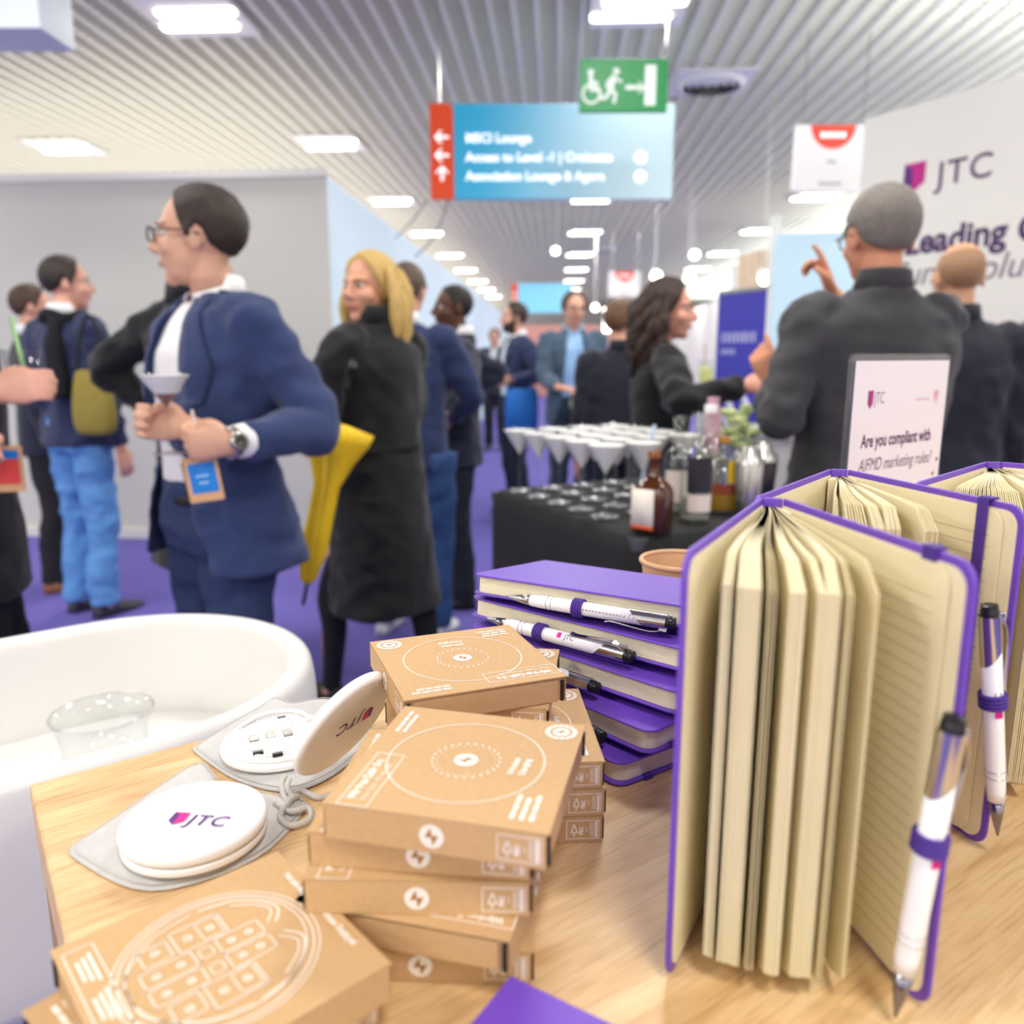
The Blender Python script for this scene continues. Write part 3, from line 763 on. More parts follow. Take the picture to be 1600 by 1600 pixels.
# ------------------------------------------------------------------ pouches and cable discs
POUCH = mat('grey_velvet', '#c6c4c0', 0.85, var=0.05, scale=120, bump=0.4, bscale=700, sheen=0.4)
CORD = mat('grey_cord', '#cfcac2', 0.8, var=0.12, scale=900, bump=0.6, bscale=1400)
def pouch(name, px, label, thick=0.0045, cx=None):
    W = [Pz(x, y, T) for x, y in px]
    c = sum((p for p in W), Vector()) / len(W)
    t = thing(name, label, 'pouch', (c.x, c.y, T), 0, 'grey velvet drawstring pouches')
    out = soft([(p - c) for p in W] + [W[0] - c], 5)[:-1]
    m = MB(); n = len(out); rings = []
    for q in (1.0, 0.985, 0.93, 0.8, 0.6, 0.4, 0.2, 0.05):
        r = []
        for p in out:
            x, y = p.x * q, p.y * q
            zz = thick * (1 - q ** 8) * (0.85 + 0.75 * noise.noise(Vector((x * 40 + y * 15, y * 40, 3)))) + 0.0012
            r.append((x, y, zz))
        rings.append(r)
    low = [[(p.x * q, p.y * q, 0.0003) for p in out] for q in (0.2, 0.98)]
    m.loft(low + rings); m.obj('bag', POUCH, t, smooth=True)
    m = MB(); seam = [(p.x * .965, p.y * .965, thick * .55 + .001) for p in out]; m.tube(seam, 0.0004, 4, None, True); m.obj('hem', POUCH, t, smooth=True)
    return t, c
def cord(t, c, lists, r=0.0020):
    for L_ in lists:
        m = MB(); P = [Pz(x, y, T + z) - Vector((c.x, c.y, T)) for x, y, z in L_]
        m.tube(soft(P, 6), r, 8); m.obj('drawstring', CORD, t, smooth=True)
t1, c1 = pouch('velvet_pouch', [(112, 1325), (118, 1346), (236, 1396), (400, 1345), (478, 1268), (468, 1254), (425, 1245), (350, 1236), (332, 1212), (302, 1198), (180, 1280)], 'grey velvet pouch under the closed white disc')
cord(t1, c1, [[(446, 1250, .004), (470, 1236, .004), (497, 1246, .003), (520, 1240, .002)], [(430, 1256, .005), (455, 1268, .006), (482, 1262, .006), (484, 1280, .004), (455, 1290, .004), (438, 1276, .006), (452, 1252, .008), (466, 1244, .005)]])
t2, c2 = pouch('velvet_pouch', [(300, 1172), (312, 1184), (370, 1222), (450, 1240), (520, 1215), (575, 1165), (575, 1130), (520, 1095), (460, 1102), (430, 1094), (400, 1112), (350, 1140)], 'grey velvet pouch under the open white disc with cables')
cord(t2, c2, [[(446, 1214, .010), (440, 1224, .009), (446, 1250, .005), (462, 1256, .003)], [(452, 1218, .010), (449, 1232, .008), (458, 1246, .004), (472, 1250, .002)]])
# disc profile
def disc_shell(m, r, z0, hgt, rr=0.004, n=56, T_=None):
    prof = [(r - rr, z0)]
    for k in range(7): prof.append((r - rr + rr * sin(pi / 2 * k / 6), z0 + rr * .8 * (1 - cos(pi / 2 * k / 6))))
    for k in range(7): prof.append((r - rr + rr * cos(pi / 2 * k / 6), z0 + hgt - rr * .8 * (1 - sin(pi / 2 * k / 6))))
    prof.append((r * .5, z0 + hgt + .0004))
    m.lathe(prof, n, T_)
def jtc_logo(s, T_, parent, n='logo'):
    d, k, x = MB(), MB(), MB()
    emblem(d, k, -1.34 * s, .50 * s, .66 * s, .86 * s, T_)
    x.text('JTC', s * 1.02, -.55 * s, -.30 * s, 0, T_, sx=1.0, shear=.12, bold=s * .006, spacing=1.08)
    d.obj(n + '_emblem_dark', VIO, parent); k.obj(n + '_emblem_pink', MAG, parent); x.obj(n + '_lettering', VIO, parent)
ctr = (Pz(190, 1320, T + .012) + Pz(418, 1262, T + .012) + Pz(310, 1229, T + .012) + Pz(290, 1372, T + .012)) / 4
RD = 0.0420
t = thing('cable_case', 'closed round white cable case with purple logo, on grey pouch', 'cable case', (ctr.x, ctr.y, T + 0.0062), YAW, 'round white cable cases')
m = MB(); disc_shell(m, RD - .0006, 0, .005, .002); m.obj('base', WHITE_P, t, smooth='auto')
m = MB(); disc_shell(m, RD, .0052, .0085, .0045); m.obj('lid', WHITE_P, t, smooth='auto')
lg = Pz(312, 1284, T + .0205) - Vector((ctr.x, ctr.y, 0)); lg.z = .0147 + .0002
jtc_logo(0.0142, Matrix.Translation(lg) @ Matrix.Rotation(radians(-6), 4, 'Z'), t)
# open one
cb_ = (Pz(352, 1178, T + .01) + Pz(470, 1120, T + .012) + Pz(410, 1200, T + .01) + Pz(415, 1108, T + .012)) / 4
cb_ = Pz(436, 1153, T + .012)
t = thing('cable_case', 'open round white cable case with adapters inside, lid standing up', 'cable case', (cb_.x, cb_.y, T + .0062), radians(28), 'round white cable cases')
m = MB(); disc_shell(m, RD - .0004, 0, .005, .002); m.obj('base', WHITE_P, t, smooth='auto')
m = MB(); disc_shell(m, RD - .004, .005, .0035, .0015)
m.obj('tray', WHITE_P, t, smooth='auto')
m = MB(); rr = RD - .008
m.ring((0, 0, .0088), rr - .0012, rr, 56, None, .0012)
for x in (-.024, -.012, .0, .012, .024):
    L_ = sqrt(rr * rr - x * x) - .003; m.box((x, 0, .0094), (.0012, 2 * L_, .0012))
m.obj('dividers', WHITE_M, t)
for (x, y, w_, l_) in ((-.018, .010, .008, .016), (-.006, .014, .008, .020), (.006, .012, .008, .018), (.018, .008, .008, .014), (-.018, -.016, .008, .012), (-.006, -.020, .008, .022), (.006, -.022, .008, .020), (.018, -.016, .008, .014)):
    m = MB(); m.box((x, y, .0102), (w_, l_, .0030)); m.obj('adapter', WHITE_P, t, bevel=.0008)
for (x, y, w_, l_) in ((-.018, -.004, .0065, .007), (-.006, -.004, .0065, .008), (.006, -.004, .0065, .007), (-.018, -.0255, .007, .003), (-.006, -.0335, .007, .003), (.006, .0235, .006, .004)):
    m = MB(); m.box((x, y, .0100), (w_, l_, .0020)); m.obj('metal_plug' if l_ > .005 else 'dark_slot', mat('plug_metal', '#a8a39b', 0.3, metal=.8, var=0) if l_ > .005 else BLACK_P, t, bevel=.0004)
m = MB(); m.tube(soft([(.026, .012, .0105), (.020, .026, .0115), (.006, .034, .0115), (-.010, .032, .0115), (-.024, .022, .0105)], 5), .0016, 8); m.obj('short_cable', WHITE_P, t, smooth=True)
# lid: a second disc standing on its edge, leaning back
tp_, bt_ = Pz(585, 1056, T + .083), Pz(478, 1200, T + .012)
lc = Pd(532, 1127, ((Pz(478, 1200, T + .012)).dot(_hf) + .022))
t_lid = t
nrm = Vector((0.78, -0.40, -0.48)).normalized()     # printed outside faces right and towards the camera
xa = Vector((0, 0, 1)).cross(nrm).normalized(); ya = nrm.cross(xa)
lowest = RD * sqrt(1 - nrm.z ** 2) + .002
lc = Pz(537, 1130, T + .0095 + lowest)
ML = basis(lc, xa, ya, nrm); inv = (Matrix.Translation((cb_.x, cb_.y, T + .0062)) @ Matrix.Rotation(radians(28), 4, 'Z')).inverted()
m = MB(); disc_shell(m, RD, -.004, .008, .0042, 56, inv @ ML); m.obj('lid', WHITE_P, t, smooth='auto')
jtc_logo(0.0135, inv @ ML @ Matrix.Translation((0.004, .004, .0047)) @ Matrix.Rotation(pi + .1, 4, 'Z'), t, 'lid_logo')

# ------------------------------------------------------------------ pens
PEN_W = mat('white_pen_lacquer', '#f1eff1', 0.25, var=0.0)
GUN = mat('gunmetal', '#8c8894', 0.18, metal=1.0, var=0.0)
def pen_parts(t, logo, roll=0.0):
    R = Matrix.Rotation(roll, 4, 'X')     # pen lies along +x from tip (0) to button (.142)
    Q = Matrix.Rotation(pi / 2, 4, 'Y')
    m = MB(); m.lathe([(0.0006, 0), (0.0012, .003), (0.0030, .012), (0.0044, .023)], 20, Q); m.obj('tip', GUN if logo else STEEL, t, smooth=True)
    m = MB(); m.lathe([(0.0045, .023), (0.0050, .030), (0.0053, .040), (0.0054, .070), (0.0054, .118)], 24, Q); m.obj('barrel', PEN_W, t, smooth=True)
    for z in (.0385, .0425): 
        m = MB(); m.tube([(z, .00535 * cos(2 * pi * k / 24), .00535 * sin(2 * pi * k / 24)) for k in range(24)], .0003, 5, None, True); m.obj('ring', CHROME, t, smooth=True)
    m = MB(); rings = []
    for k in range(2):
        rings.append([((.112 + .006 * sin(2 * pi * i / 24)) if k == 0 else .136, .00565 * cos(2 * pi * i / 24), .00565 * sin(2 * pi * i / 24)) for i in range(24)])
    m.loft(rings, R); m.obj('cap', CHROME, t, smooth='auto')
    m = MB(); m.lathe([(0.0048, .136), (0.0048, .139), (.0044, .1395), (.0044, .142), (.003, .1425)], 20, Q); m.obj('button', BLACK_P, t, smooth='auto')
    m = MB(); P = soft([(.134, .0, .0062), (.126, 0, .0085), (.115, 0, .0082), (.100, 0, .0066), (.092, 0, .0062), (.088, 0, .0072)], 4)
    rings = [[(p.x, sy * .0021, p.z + sz * .0005) for sy, sz in ((-1, -1), (1, -1), (1, 1), (-1, 1))] for p in P]
    m.loft(rings, R); m.box((.134, 0, .006), (.006, .004, .003), R); m.obj('clip', CHROME, t, bevel=.0003)
    if logo:
        d, k, x = MB(), MB(), MB(); s = .0056
        for mb, pts in ((k, ((0, .0), (.0038, .0), (.0038, .0042), (0, .0042))),):
            mb.add([(.0765 + a, b - .0021, .00555) for a, b in pts], [(0, 1, 2, 3)], Matrix.Rotation(logo, 4, 'X'))
        x.text('JTC', s, .0835, -.0019, .00555, Matrix.Rotation(logo, 4, 'X'), bold=0)
        k.obj('emblem', MAG, t); x.obj('lettering', PLUM, t)
    else:
        x = MB()
        for k in range(14): x.box((.068 + .0028 * k, -.0008, .00552), (.0016, .0012, .0001), Matrix.Rotation(radians(20), 4, 'X'))
        x.ring((.110, -.0005, .00555), .0018, .0023, 16, Matrix.Rotation(radians(20), 4, 'X'))
        x.obj('fine_print', mat('pen_print_grey', '#a58f92', 0.6, var=0), t)
def pen(A, B, label, logo=0.0, roll=0.0, up=Vector((0, 0, 1)), face=None):
    """A tip, B button; face: direction the print (local +z) looks to"""
    A, B = Vector(A), Vector(B); x = (B - A).normalized()
    z = Vector(face if face is not None else up); z = (z - x * z.dot(x)).normalized(); y = z.cross(x)
    M = basis(A, x, y, z)
    t = thing('ballpoint_pen', label, 'pen', A, 0, 'white ballpoint pens', rot=M.to_euler())
    pen_parts(t, logo, roll)
    return t

# ------------------------------------------------------------------ stack of purple notebooks
NL, NW, NT = 0.21, 0.143, 0.0172
def closed_notebook(label, loc, rz, tilt, loop_x=-0.118, sag=False):
    rot = (Matrix.Rotation(rz, 4, 'Z') @ Matrix.Rotation(tilt, 4, 'X')).to_euler()
    t = thing('notebook', label, 'notebook', loc, 0, 'purple notebooks in the stack', rot=rot)
    c = 0.0018
    for nm, z in (('back_cover', 0), ('front_cover', NT - c)):
        m = MB(); m.prism(rrect(-NL, 0, 0, NW, .011, 5, (1, 0, 0, 1)), z, z + c); o = m.obj(nm, PURPLE, t, bevel=.0007)
    m = MB(); rings = []
    for x in (-NL, 0):
        rings.append([(x, NW - .002 + .004 * sin(pi * k / 8) * 1.0, c * .2 + (NT - c * .4) * (1 - k / 8)) for k in range(9)] + [(x, NW - .004, c), (x, NW - .004, NT - c)])
    m.loft(rings); m.obj('spine', PURPLE, t)
    m = MB(); m.prism(rrect(-NL + .003, .0035, -.003, NW - .003, .010, 5, (1, 0, 0, 1)), c + .0002, NT - c - .0002); m.obj('page_block', [PAGES], t)
    # elastic closure, kept behind the back cover, its two folds showing at the short edges
    m = MB(); m.box((-NL / 2, .028, -.0004), (NL + .0016, .007, .0007))
    for s in (0, -NL): m.box((s + (.0006 if s == 0 else -.0006), .028, c / 2), (.0014, .0075, c + .0016)); m.box((s + (-.004 if s == 0 else .004), .028, c + .0003), (.008, .007, .0007))
    m.obj('elastic_band', PURPLE_D, t, bevel=.0002)
    m = MB()
    for k in range(4): m.tube([(loop_x + .0022 * (k - 1.5), -.0092 + .0066 * cos(2 * pi * i / 18), .0046 + .0066 * sin(2 * pi * i / 18)) for i in range(18)], .0012, 6, None, True)
    m.box((loop_x, .004, .0022), (.009, .012, .0008)); m.obj('pen_loop', PURPLE_D, t, smooth=True)
    return t
stack = [  # corner (x, y), rz deg
    ((0.0445, 0.499), -53, 0.0004, 'bottom notebook of the purple stack, lying on the oak'),
    ((0.0655, 0.503), -44, 0.0225, 'fourth notebook down in the purple stack, pen button peeping out behind the boxes'),
    ((0.0870, 0.518), -40, 0.0450, 'middle notebook of the purple stack, pen with its chrome clip upward'),
    ((0.0960, 0.540), -35.5, 0.0675, 'second notebook down in the purple stack, holding the pen with the purple lettering'),
    ((0.1180, 0.562), -25.5, 0.0900, 'top notebook of the purple stack, flat purple cover facing up')]
NB = []
for k, ((x, y), a, z, lab) in enumerate(stack):
    tl = -math.asin(max(0, z - 0.0174 * k - .0002) / NW)
    NB.append(closed_notebook(lab, (x, y, T + z + .0008), radians(a), tl, (-.10, -.10, -.135, -.124, -.105)[k]))
def in_nb(nb, p): return Matrix.LocRotScale(nb.location, nb.rotation_euler, None) @ Vector(p)
def nb_pen(nb, x0, lab, logo=0, roll=0.0, faceup=0.6, yaw=0.0):
    A = in_nb(nb, (x0, -.0092 - .004 * yaw, .0046)); B = in_nb(nb, (x0 + .142, -.0092 + .004 * yaw, .0046))
    f = in_nb(nb, (0, -1, faceup)) - in_nb(nb, (0, 0, 0))
    return pen(A, B, lab, logo, roll, face=f)
nb_pen(NB[4], -.170, 'white pen in the top notebook of the stack, fine print along its barrel', 0, radians(110))
nb_pen(NB[3], -.182, 'white pen with pink square and purple lettering, second down in the notebook stack', radians(-8) + 1e-6, radians(-40))
nb_pen(NB[2], -.205, 'white pen in the middle notebook of the stack, chrome clip and black button showing', 0, radians(15))
nb_pen(NB[1], -.175, 'white pen half hidden behind the right-hand boxes, black button showing', 0, radians(40))
# corner of a notebook at the lower edge of the picture
P0 = Pz(798, 1527, T + NT)
t = closed_notebook('purple notebook at the lower edge, one corner in front of the kraft boxes', (0, 0, T + .001), 0, 0)
t['group'] = 'purple notebooks lying on the table'
aa = radians(-29); Rm = Matrix.Rotation(aa, 4, 'Z')
t.rotation_euler = (0, 0, aa); o_ = Rm @ Vector((-NL, NW, 0)); t.location = (P0.x - o_.x, P0.y - o_.y, T + .0012)

# ------------------------------------------------------------------ open notebooks standing on the table
BH, BW = 0.2085, 0.151
def open_book(label, S, aL, aR, clusters, elastic_in, loop, rul=True):
    """S spine foot; aL, aR heading of the covers (degrees, world); clusters [(a0, a1, leaves, radius)]"""
    t = thing('open_notebook', label, 'notebook', (S[0], S[1], T), 0, 'purple notebooks standing open')
    dl = Vector((cos(radians(aL)), sin(radians(aL)), 0)); dr = Vector((cos(radians(aR)), sin(radians(aR)), 0))
    mid = (dl + dr).normalized(); side = Vector((-mid.y, mid.x, 0))
    if side.dot(dl) < 0: side = -side
    sp = .0055
    SL, SR = side * sp, -side * sp
    c = .0022
    def cover(nm, o, d, out):
        M = basis(o, d, (0, 0, 1), d.cross(Vector((0, 0, 1))))
        zs = 1 if d.cross(Vector((0, 0, 1))).dot(out) > 0 else -1
        m = MB(); m.prism(rrect(0, .0006, BW, BH, .011, 5, (1, 1, 0, 0)), 0 if zs > 0 else -c, c if zs > 0 else 0, M)
        co = m.obj(nm, PURPLE, t, bevel=.0008)
        m = MB(); m.prism(rrect(0.002, .004, BW - .004, BH - .004, .009, 5, (1, 1, 0, 0)), -.0006 if zs > 0 else 0, 0 if zs > 0 else .0006, M); m.obj('endpaper', CREAM, t)
        return M, zs
    ML_, zl_ = cover('left_cover', SL, dl, side); MR_, zr_ = cover('right_cover', SR, dr, -side)
    m = MB(); a, b = SL - mid * c * .2, SR - mid * c * .2
    m.prism([tuple((SL + mid * .0005).xy), tuple((SR + mid * .0005).xy), tuple((SR - mid * c).xy), tuple((SL - mid * c).xy)], .0006, BH); m.obj('spine', PURPLE, t, bevel=.0006)
    am = atan2(mid.y, mid.x)
    m = MB(); m.prism([tuple((SL * .9 + mid * .0006).xy), tuple((dl * .016 + SL * .5).xy), tuple((mid * .0145).xy), tuple((dr * .016 + SR * .5).xy), tuple((SR * .9 + mid * .0006).xy)], .004, BH - .0055); m.obj('binding', CREAM, t)
    ns = 9
    def leafsurf(ae, r, off):
        cols = []
        for i in range(ns):
            s = i / (ns - 1); bend = ae + (am - ae) * 0.22 * (1 - s) ** 2 + math.radians(1.6) * sin(pi * s) * (1 if ae > am else -1)
            rr = .002 + r * s
            p = Vector((cos(bend) * rr, sin(bend) * rr, 0)) + side * off * (1 - s)
            cr = .010; u = rr - (r + .002 - cr); dz = cr - sqrt(max(0, cr * cr - max(0, u) ** 2)) if u > 0 else 0
            cols.append((p, .0035 + dz, BH - .0045 - dz))
        return cols
    for ci, (a0, a1, n, r) in enumerate(clusters):
        m = MB()
        for k in range(n):
            f = k / max(1, n - 1); ae = radians(a0 + (a1 - a0) * f + random.uniform(-.10, .10) * (abs(a1 - a0) / max(1, n) + .2)); rr = r + random.uniform(-.0006, .0006)
            off = sp * .8 * (1 - 2 * ((a0 + (a1 - a0) * f) - min(aL, aR)) / abs(aR - aL)) * (-1 if aL < aR and False else 1)
            if aL > aR: off = -off
            off = max(-sp * .8, min(sp * .8, off))
            sgn = 1 if aL < aR else -1
            cols = leafsurf(ae, rr, off * sgn)
            tk = .00022 if n > 4 else .00012
            for q in (0, 1):
                pass
            vs = []; fs = []
            for (p, z0, z1), j in zip(cols, range(ns)):
                nx = Vector((-sin(ae), cos(ae), 0)) * tk
                vs += [tuple(p + nx + Vector((0, 0, z0))), tuple(p + nx + Vector((0, 0, z1))), tuple(p - nx + Vector((0, 0, z1))), tuple(p - nx + Vector((0, 0, z0)))]
            for j in range(ns - 1):
                o = 4 * j
                for e in range(4): fs.append((o + e, o + 4 + e, o + 4 + (e + 1) % 4, o + (e + 1) % 4))
            o = 4 * (ns - 1); fs += [(0, 1, 2, 3), (o + 3, o + 2, o + 1, o)]
            m.add(vs, fs)
        m.obj('pages', CREAM, t)
        if rul:
            m = MB()
            for ae, sgn in ((radians(a0), -1), (radians(a1), 1)):
                cols = leafsurf(ae, r, 0)
                sg = sgn if a1 > a0 else -sgn
                z = .018
                while z < BH - .02:
                    for j in range(3, ns - 2):
                        nx = Vector((-sin(ae), cos(ae), 0)) * (.0009 * sg)
                        p, q = cols[j][0] + nx, cols[j + 1][0] + nx
                        m.quad((p.x, p.y, z), (q.x, q.y, z), (q.x, q.y, z + .0003), (p.x, p.y, z + .0003))
                    z += .0068
            m.obj('ruled_lines', LINE, t)
    # ruled page lying on the right cover
    m = MB(); zz = -zr_ * .0012
    m.prism(rrect(.004, .004, BW - .012, BH - .005, .010, 5, (1, 1, 0, 0)), min(zz, zz - zr_ * .0006), max(zz, zz - zr_ * .0006), MR_); m.obj('ruled_page', CREAM, t)
    m = MB(); z = .018; zz -= zr_ * .0009
    while z < BH - .02:
        m.quad((.02, z, zz), (BW - .020, z, zz), (BW - .020, z + .00035, zz), (.02, z + .00035, zz), MR_); z += .0068
    m.obj('ruled_lines', LINE, t)
    # elastic band round the right cover
    m = MB(); xe = BW - .026
    if elastic_in: m.box((xe, BH / 2, -zr_ * .0030), (.0075, BH + .002, .0009), MR_)
    else: m.box((xe, BH / 2, zr_ * (c + .0005)), (.0075, BH + .002, .0009), MR_); m.box((xe, BH - .004, -zr_ * .0010), (.0085, .009, .0012), MR_)
    m.box((xe, BH + .0008, zr_ * c / 2), (.0082, .0012, c + .0042), MR_); m.obj('elastic_band', PURPLE_D, t, bevel=.0002)
    return t, MR_, zr_
sol = lambda a, b: (Pz(a[0], a[1], 1.248).xy, Pz(b[0], b[1], 1.248).xy)
def hd(p, q): return math.degrees(atan2(q[1] - p[1], q[0] - p[0]))
S1 = (0.1265, 0.4650); S2 = (0.2065, 0.5890); S3 = (0.3410, 0.6380)
aL1 = hd(S1, (0.060, 0.327)); aR1 = hd(S1, (0.165, 0.309))
book1, MR1, zr1 = open_book('nearest open purple notebook standing upright, pages fanned towards the camera', S1, aL1, aR1,
    [(aL1 + 3.2, aL1 + 4.8, 7, .141), (aL1 + 5.8, aL1 + 9.6, 20, .142), (aL1 + 11.0, aL1 + 12.0, 3, .143), (aL1 + 14.2, aL1 + 16.6, 11, .143), (aL1 + 18.8, aL1 + 22.0, 15, .142), (aL1 + 23.4, aL1 + 24.0, 3, .142), (aL1 + 28, aL1 + 28.4, 2, .141)], False, True)
aL2 = hd(S2, (0.124, 0.468)); aR2 = hd(S2, (0.252, 0.445))
book2, MR2, zr2 = open_book('middle open purple notebook standing behind the nearest one', S2, aL2, aR2,
    [(aL2 + 15.0, aL2 + 15.8, 4, .120), (aL2 + 18.0, aL2 + 22.0, 7, .135), (aL2 + 23.5, aL2 + 29.0, 16, .138), (aL2 + 34.0, aL2 + 36.5, 6, .141)], True, True)
aL3 = hd(S3, (0.262, 0.552)); aR3 = hd(S3, (0.455, 0.540))
book3, MR3, zr3 = open_book('farthest open purple notebook at the right edge of the photo', S3, aL3, aR3,
    [(aL3 + 6, aL3 + 22, 30, .138), (aL3 + 26, aL3 + 31, 12, .14), (aL3 + 38, aL3 + 46, 16, .138), (aL3 + 56, aL3 + 64, 12, .139)], True, True)
def standing_pen(book, MR_, zr_, top, tip, label, off, logo, roll, face):
    S = Vector(book.location)
    e = S + MR_ @ Vector((BW + off, 0, zr_ * .001)); d = e.dot(_hf)
    A, B = Pd(tip[0], tip[1], d), Pd(top[0], top[1], d)
    A.z = max(A.z, T + .002)
    x = (B - A).normalized(); A = B - x * .1425
    if A.z < T + .001: B.z += T + .001 - A.z; A.z = T + .001
    pen(A, B, label, logo, roll, face=face)
    # loop, part of the notebook
    L_ = A + (B - A) * .60 - S; m = MB(); y = x.orthogonal().normalized(); z = x.cross(y)
    for k in range(4): m.tube([tuple(L_ + x * (.0022 * (k - 1.5)) + (y * cos(2 * pi * i / 18) + z * sin(2 * pi * i / 18)) * .0064) for i in range(18)], .0013, 6, None, True)
    q = MR_ @ Vector((BW - .012, L_.z, zr_ * .001)); v = q - L_; n_ = v.cross(Vector((0, 0, 1))).normalized() * .0006
    a = L_ + v.normalized() * .006; u = Vector((0, 0, .0045))
    m.loft([[tuple(a - n_ - u), tuple(a + n_ - u), tuple(a + n_ + u), tuple(a - n_ + u)], [tuple(q - n_ - u), tuple(q + n_ - u), tuple(q + n_ + u), tuple(q - n_ + u)]])
    m.obj('pen_loop', PURPLE_D, book, smooth='auto')
standing_pen(book1, MR1, zr1, (1492, 1118), (1398, 1592), 'white pen looped to the nearest open notebook', .006, radians(10), radians(100), (0.1, -1, 0))
standing_pen(book2, MR2, zr2, (1546, 944), (1558, 1287), 'white pen looped to the middle open notebook, silver tip near the oak', .007, radians(10), radians(100), (-0.1, -1, 0))

# ------------------------------------------------------------------ acrylic sign
sL, sR = Pd(1331, 552, .86), Pd(1487, 560, .985)
SW = (sR - sL).xy.length; ang = atan2((sR - sL).y, (sR - sL).x); SH = 0.292
t = thing('acrylic_sign', 'clear acrylic sign holder asking about compliance, before the grey-haired man', 'sign', (sL.x, sL.y, T), ang)
m = MB(); m.prism(rrect(0, 0, SW, SH, .008), -.004, 0.0, Matrix.Rotation(pi / 2, 4, 'X')); 
m.obj('holder', PLEX, t, bevel=.0015)
m = MB(); m.box((SW / 2, .010, .0015), (SW, .070, .003)); m.obj('foot', PLEX, t, bevel=.001)
m = MB(); m.box((SW / 2, -.0012, SH / 2), (SW - .016, .0008, SH - .016)); m.obj('printed_card', mat('card_lilac_white', '#e6dfe6', 0.5, var=0.01, scale=8), t)
t2_ = t
R = Matrix.Translation((0, -.0003, 0)) @ Matrix.Rotation(pi / 2, 4, 'X')
R = Matrix.Translation((0, -.0018, 0)) @ Matrix.Rotation(pi / 2, 4, 'X')
d, k = MB(), MB(); emblem(d, k, SW * .165, .252, SW * .05, .020, R)
d.obj('emblem_dark', mat('emblem_plum', '#8e2a72', 0.5, var=0), t); k.obj('emblem_pink', mat('emblem_rose', '#a8307c', 0.5, var=0), t)
m = MB(); m.text('JTC', .0185, SW * .225, .2375, 0, R, sx=.72, bold=-.0002)
m.text('AIFMD marketing rules?', .0205, SW * .125, .163, 0, R, sx=SW * .76 / (.0205 * 10.2), shear=.22, bold=0)
for (x, y, s, a) in ((.93, .165, .004, .3), (.90, .148, .004, 1), (.86, .118, .006, .5), (.80, .108, .007, 1.2), (.90, .116, .004, 2), (.93, .125, .003, .2), (.84, .102, .006, 2.2), (.76, .098, .005, .7), (.92, .100, .005, 1.7), (.70, .094, .005, .4), (.88, .092, .006, 2.6)):
    m.add([(SW * x + s * cos(a + q), y + s * sin(a + q), 0) for q in (0, 2.0, 3.9)], [(0, 1, 2)], R)
m.obj('lettering_plum', mat('plum_soft', '#6b4468', 0.6, var=0), t)
m = MB(); m.text('Are you compliant with', .0205, SW * .135, .190, 0, R, sx=SW * .76 / (.0205 * 10.4), bold=.0005); m.obj('lettering_bold', mat('plum_bold', '#5b2f57', 0.6, var=0), t)
m = MB()
for q in range(7): m.box((SW * (.64 + .022 * q), .2395, 0), (SW * .014, .0022, .0001), R)
m.add([(SW * .82, .247, 0), (SW * .835, .232, 0), (SW * .85, .242, 0), (SW * .865, .232, 0), (SW * .88, .248, 0), (SW * .85, .250, 0)], [(5, 0, 1, 2), (5, 2, 3, 4)], R)
m.obj('pale_mark', mat('pale_rose_print', '#d8a9bd', 0.6, var=0), t)

# ------------------------------------------------------------------ kraft paper cup
d_cup = 0.80; c = Pd(1062, 872, d_cup)
hc = c.z - T; rc = 0.5 * 125 / FPX * (d_cup / cos(radians(3)))
t = thing('paper_cup', 'kraft paper cup standing behind the purple notebook stack', 'cup', (c.x, c.y, T))
CUPM = mat('kraft_paper_cup', '#d3a981', 0.7, var=0.03, scale=150)
m = MB(); m.lathe([(rc * .74, 0), (rc * .76, .002), (rc * .97, hc - .002), (rc * .94, hc - .002), (rc * .72, .006), (.002, .006)], 40); m.obj('body', CUPM, t, smooth='auto')
m = MB(); m.tube([(rc * .975 * cos(2 * pi * k / 40), rc * .975 * sin(2 * pi * k / 40), hc - .0025) for k in range(40)], .0026, 8, None, True); m.obj('rim', CUPM, t, smooth=True)

# ================================================================== THE BAR
BZ = 0.95
BN = Vector((0.175, 1.680, 0)); BU = Vector((-0.515, 0.857, 0)).normalized(); BV = Vector((0.857, 0.515, 0)).normalized()
BLK = mat('black_tablecloth', '#141315', 0.8, var=0.12, scale=30, bump=0.4, bscale=600, sheen=0.05)
BLK_T = mat('dark_glossy_bar_top', '#4a4d50', 0.35, var=0.05, scale=8)
t = thing('bar_table', 'small folding bar table under the black cloth, holding glasses and bottles', 'table', (BN.x, BN.y, 0), atan2(BV.y, BV.x))
LU, LV = 0.70, 0.66
m = MB(); m.box((LV / 2, LU / 2, BZ - 0.022), (LV, LU, 0.03)); m.obj('tabletop', BLK_T, t, bevel=.004)
for a in (0.06, LV - .06):
    for b in (0.06, LU - .06):
        m = MB(); m.tube([(a, b, 0), (a, b, BZ - .03)], .016, 10); m.obj('leg', STEEL, t)
cl = MB(); out = rrect(0, 0, LV, LU, .05, 6)
out2 = []
for i in range(len(out)):
    a, b = Vector(out[i]), Vector(out[(i + 1) % len(out)]); n_ = max(1, int((b - a).length / .03))
    for k in range(n_): out2.append(a.lerp(b, k / n_))
cx, cy = LV / 2, LU / 2; rings = []
for q in (0.05, .3, .6, .9, .985): rings.append([(cx + (p.x - cx) * q, cy + (p.y - cy) * q, BZ - .0055) for p in out2])
rings.append([(cx + (p.x - cx) * 1.005, cy + (p.y - cy) * 1.005, BZ - .010) for p in out2])
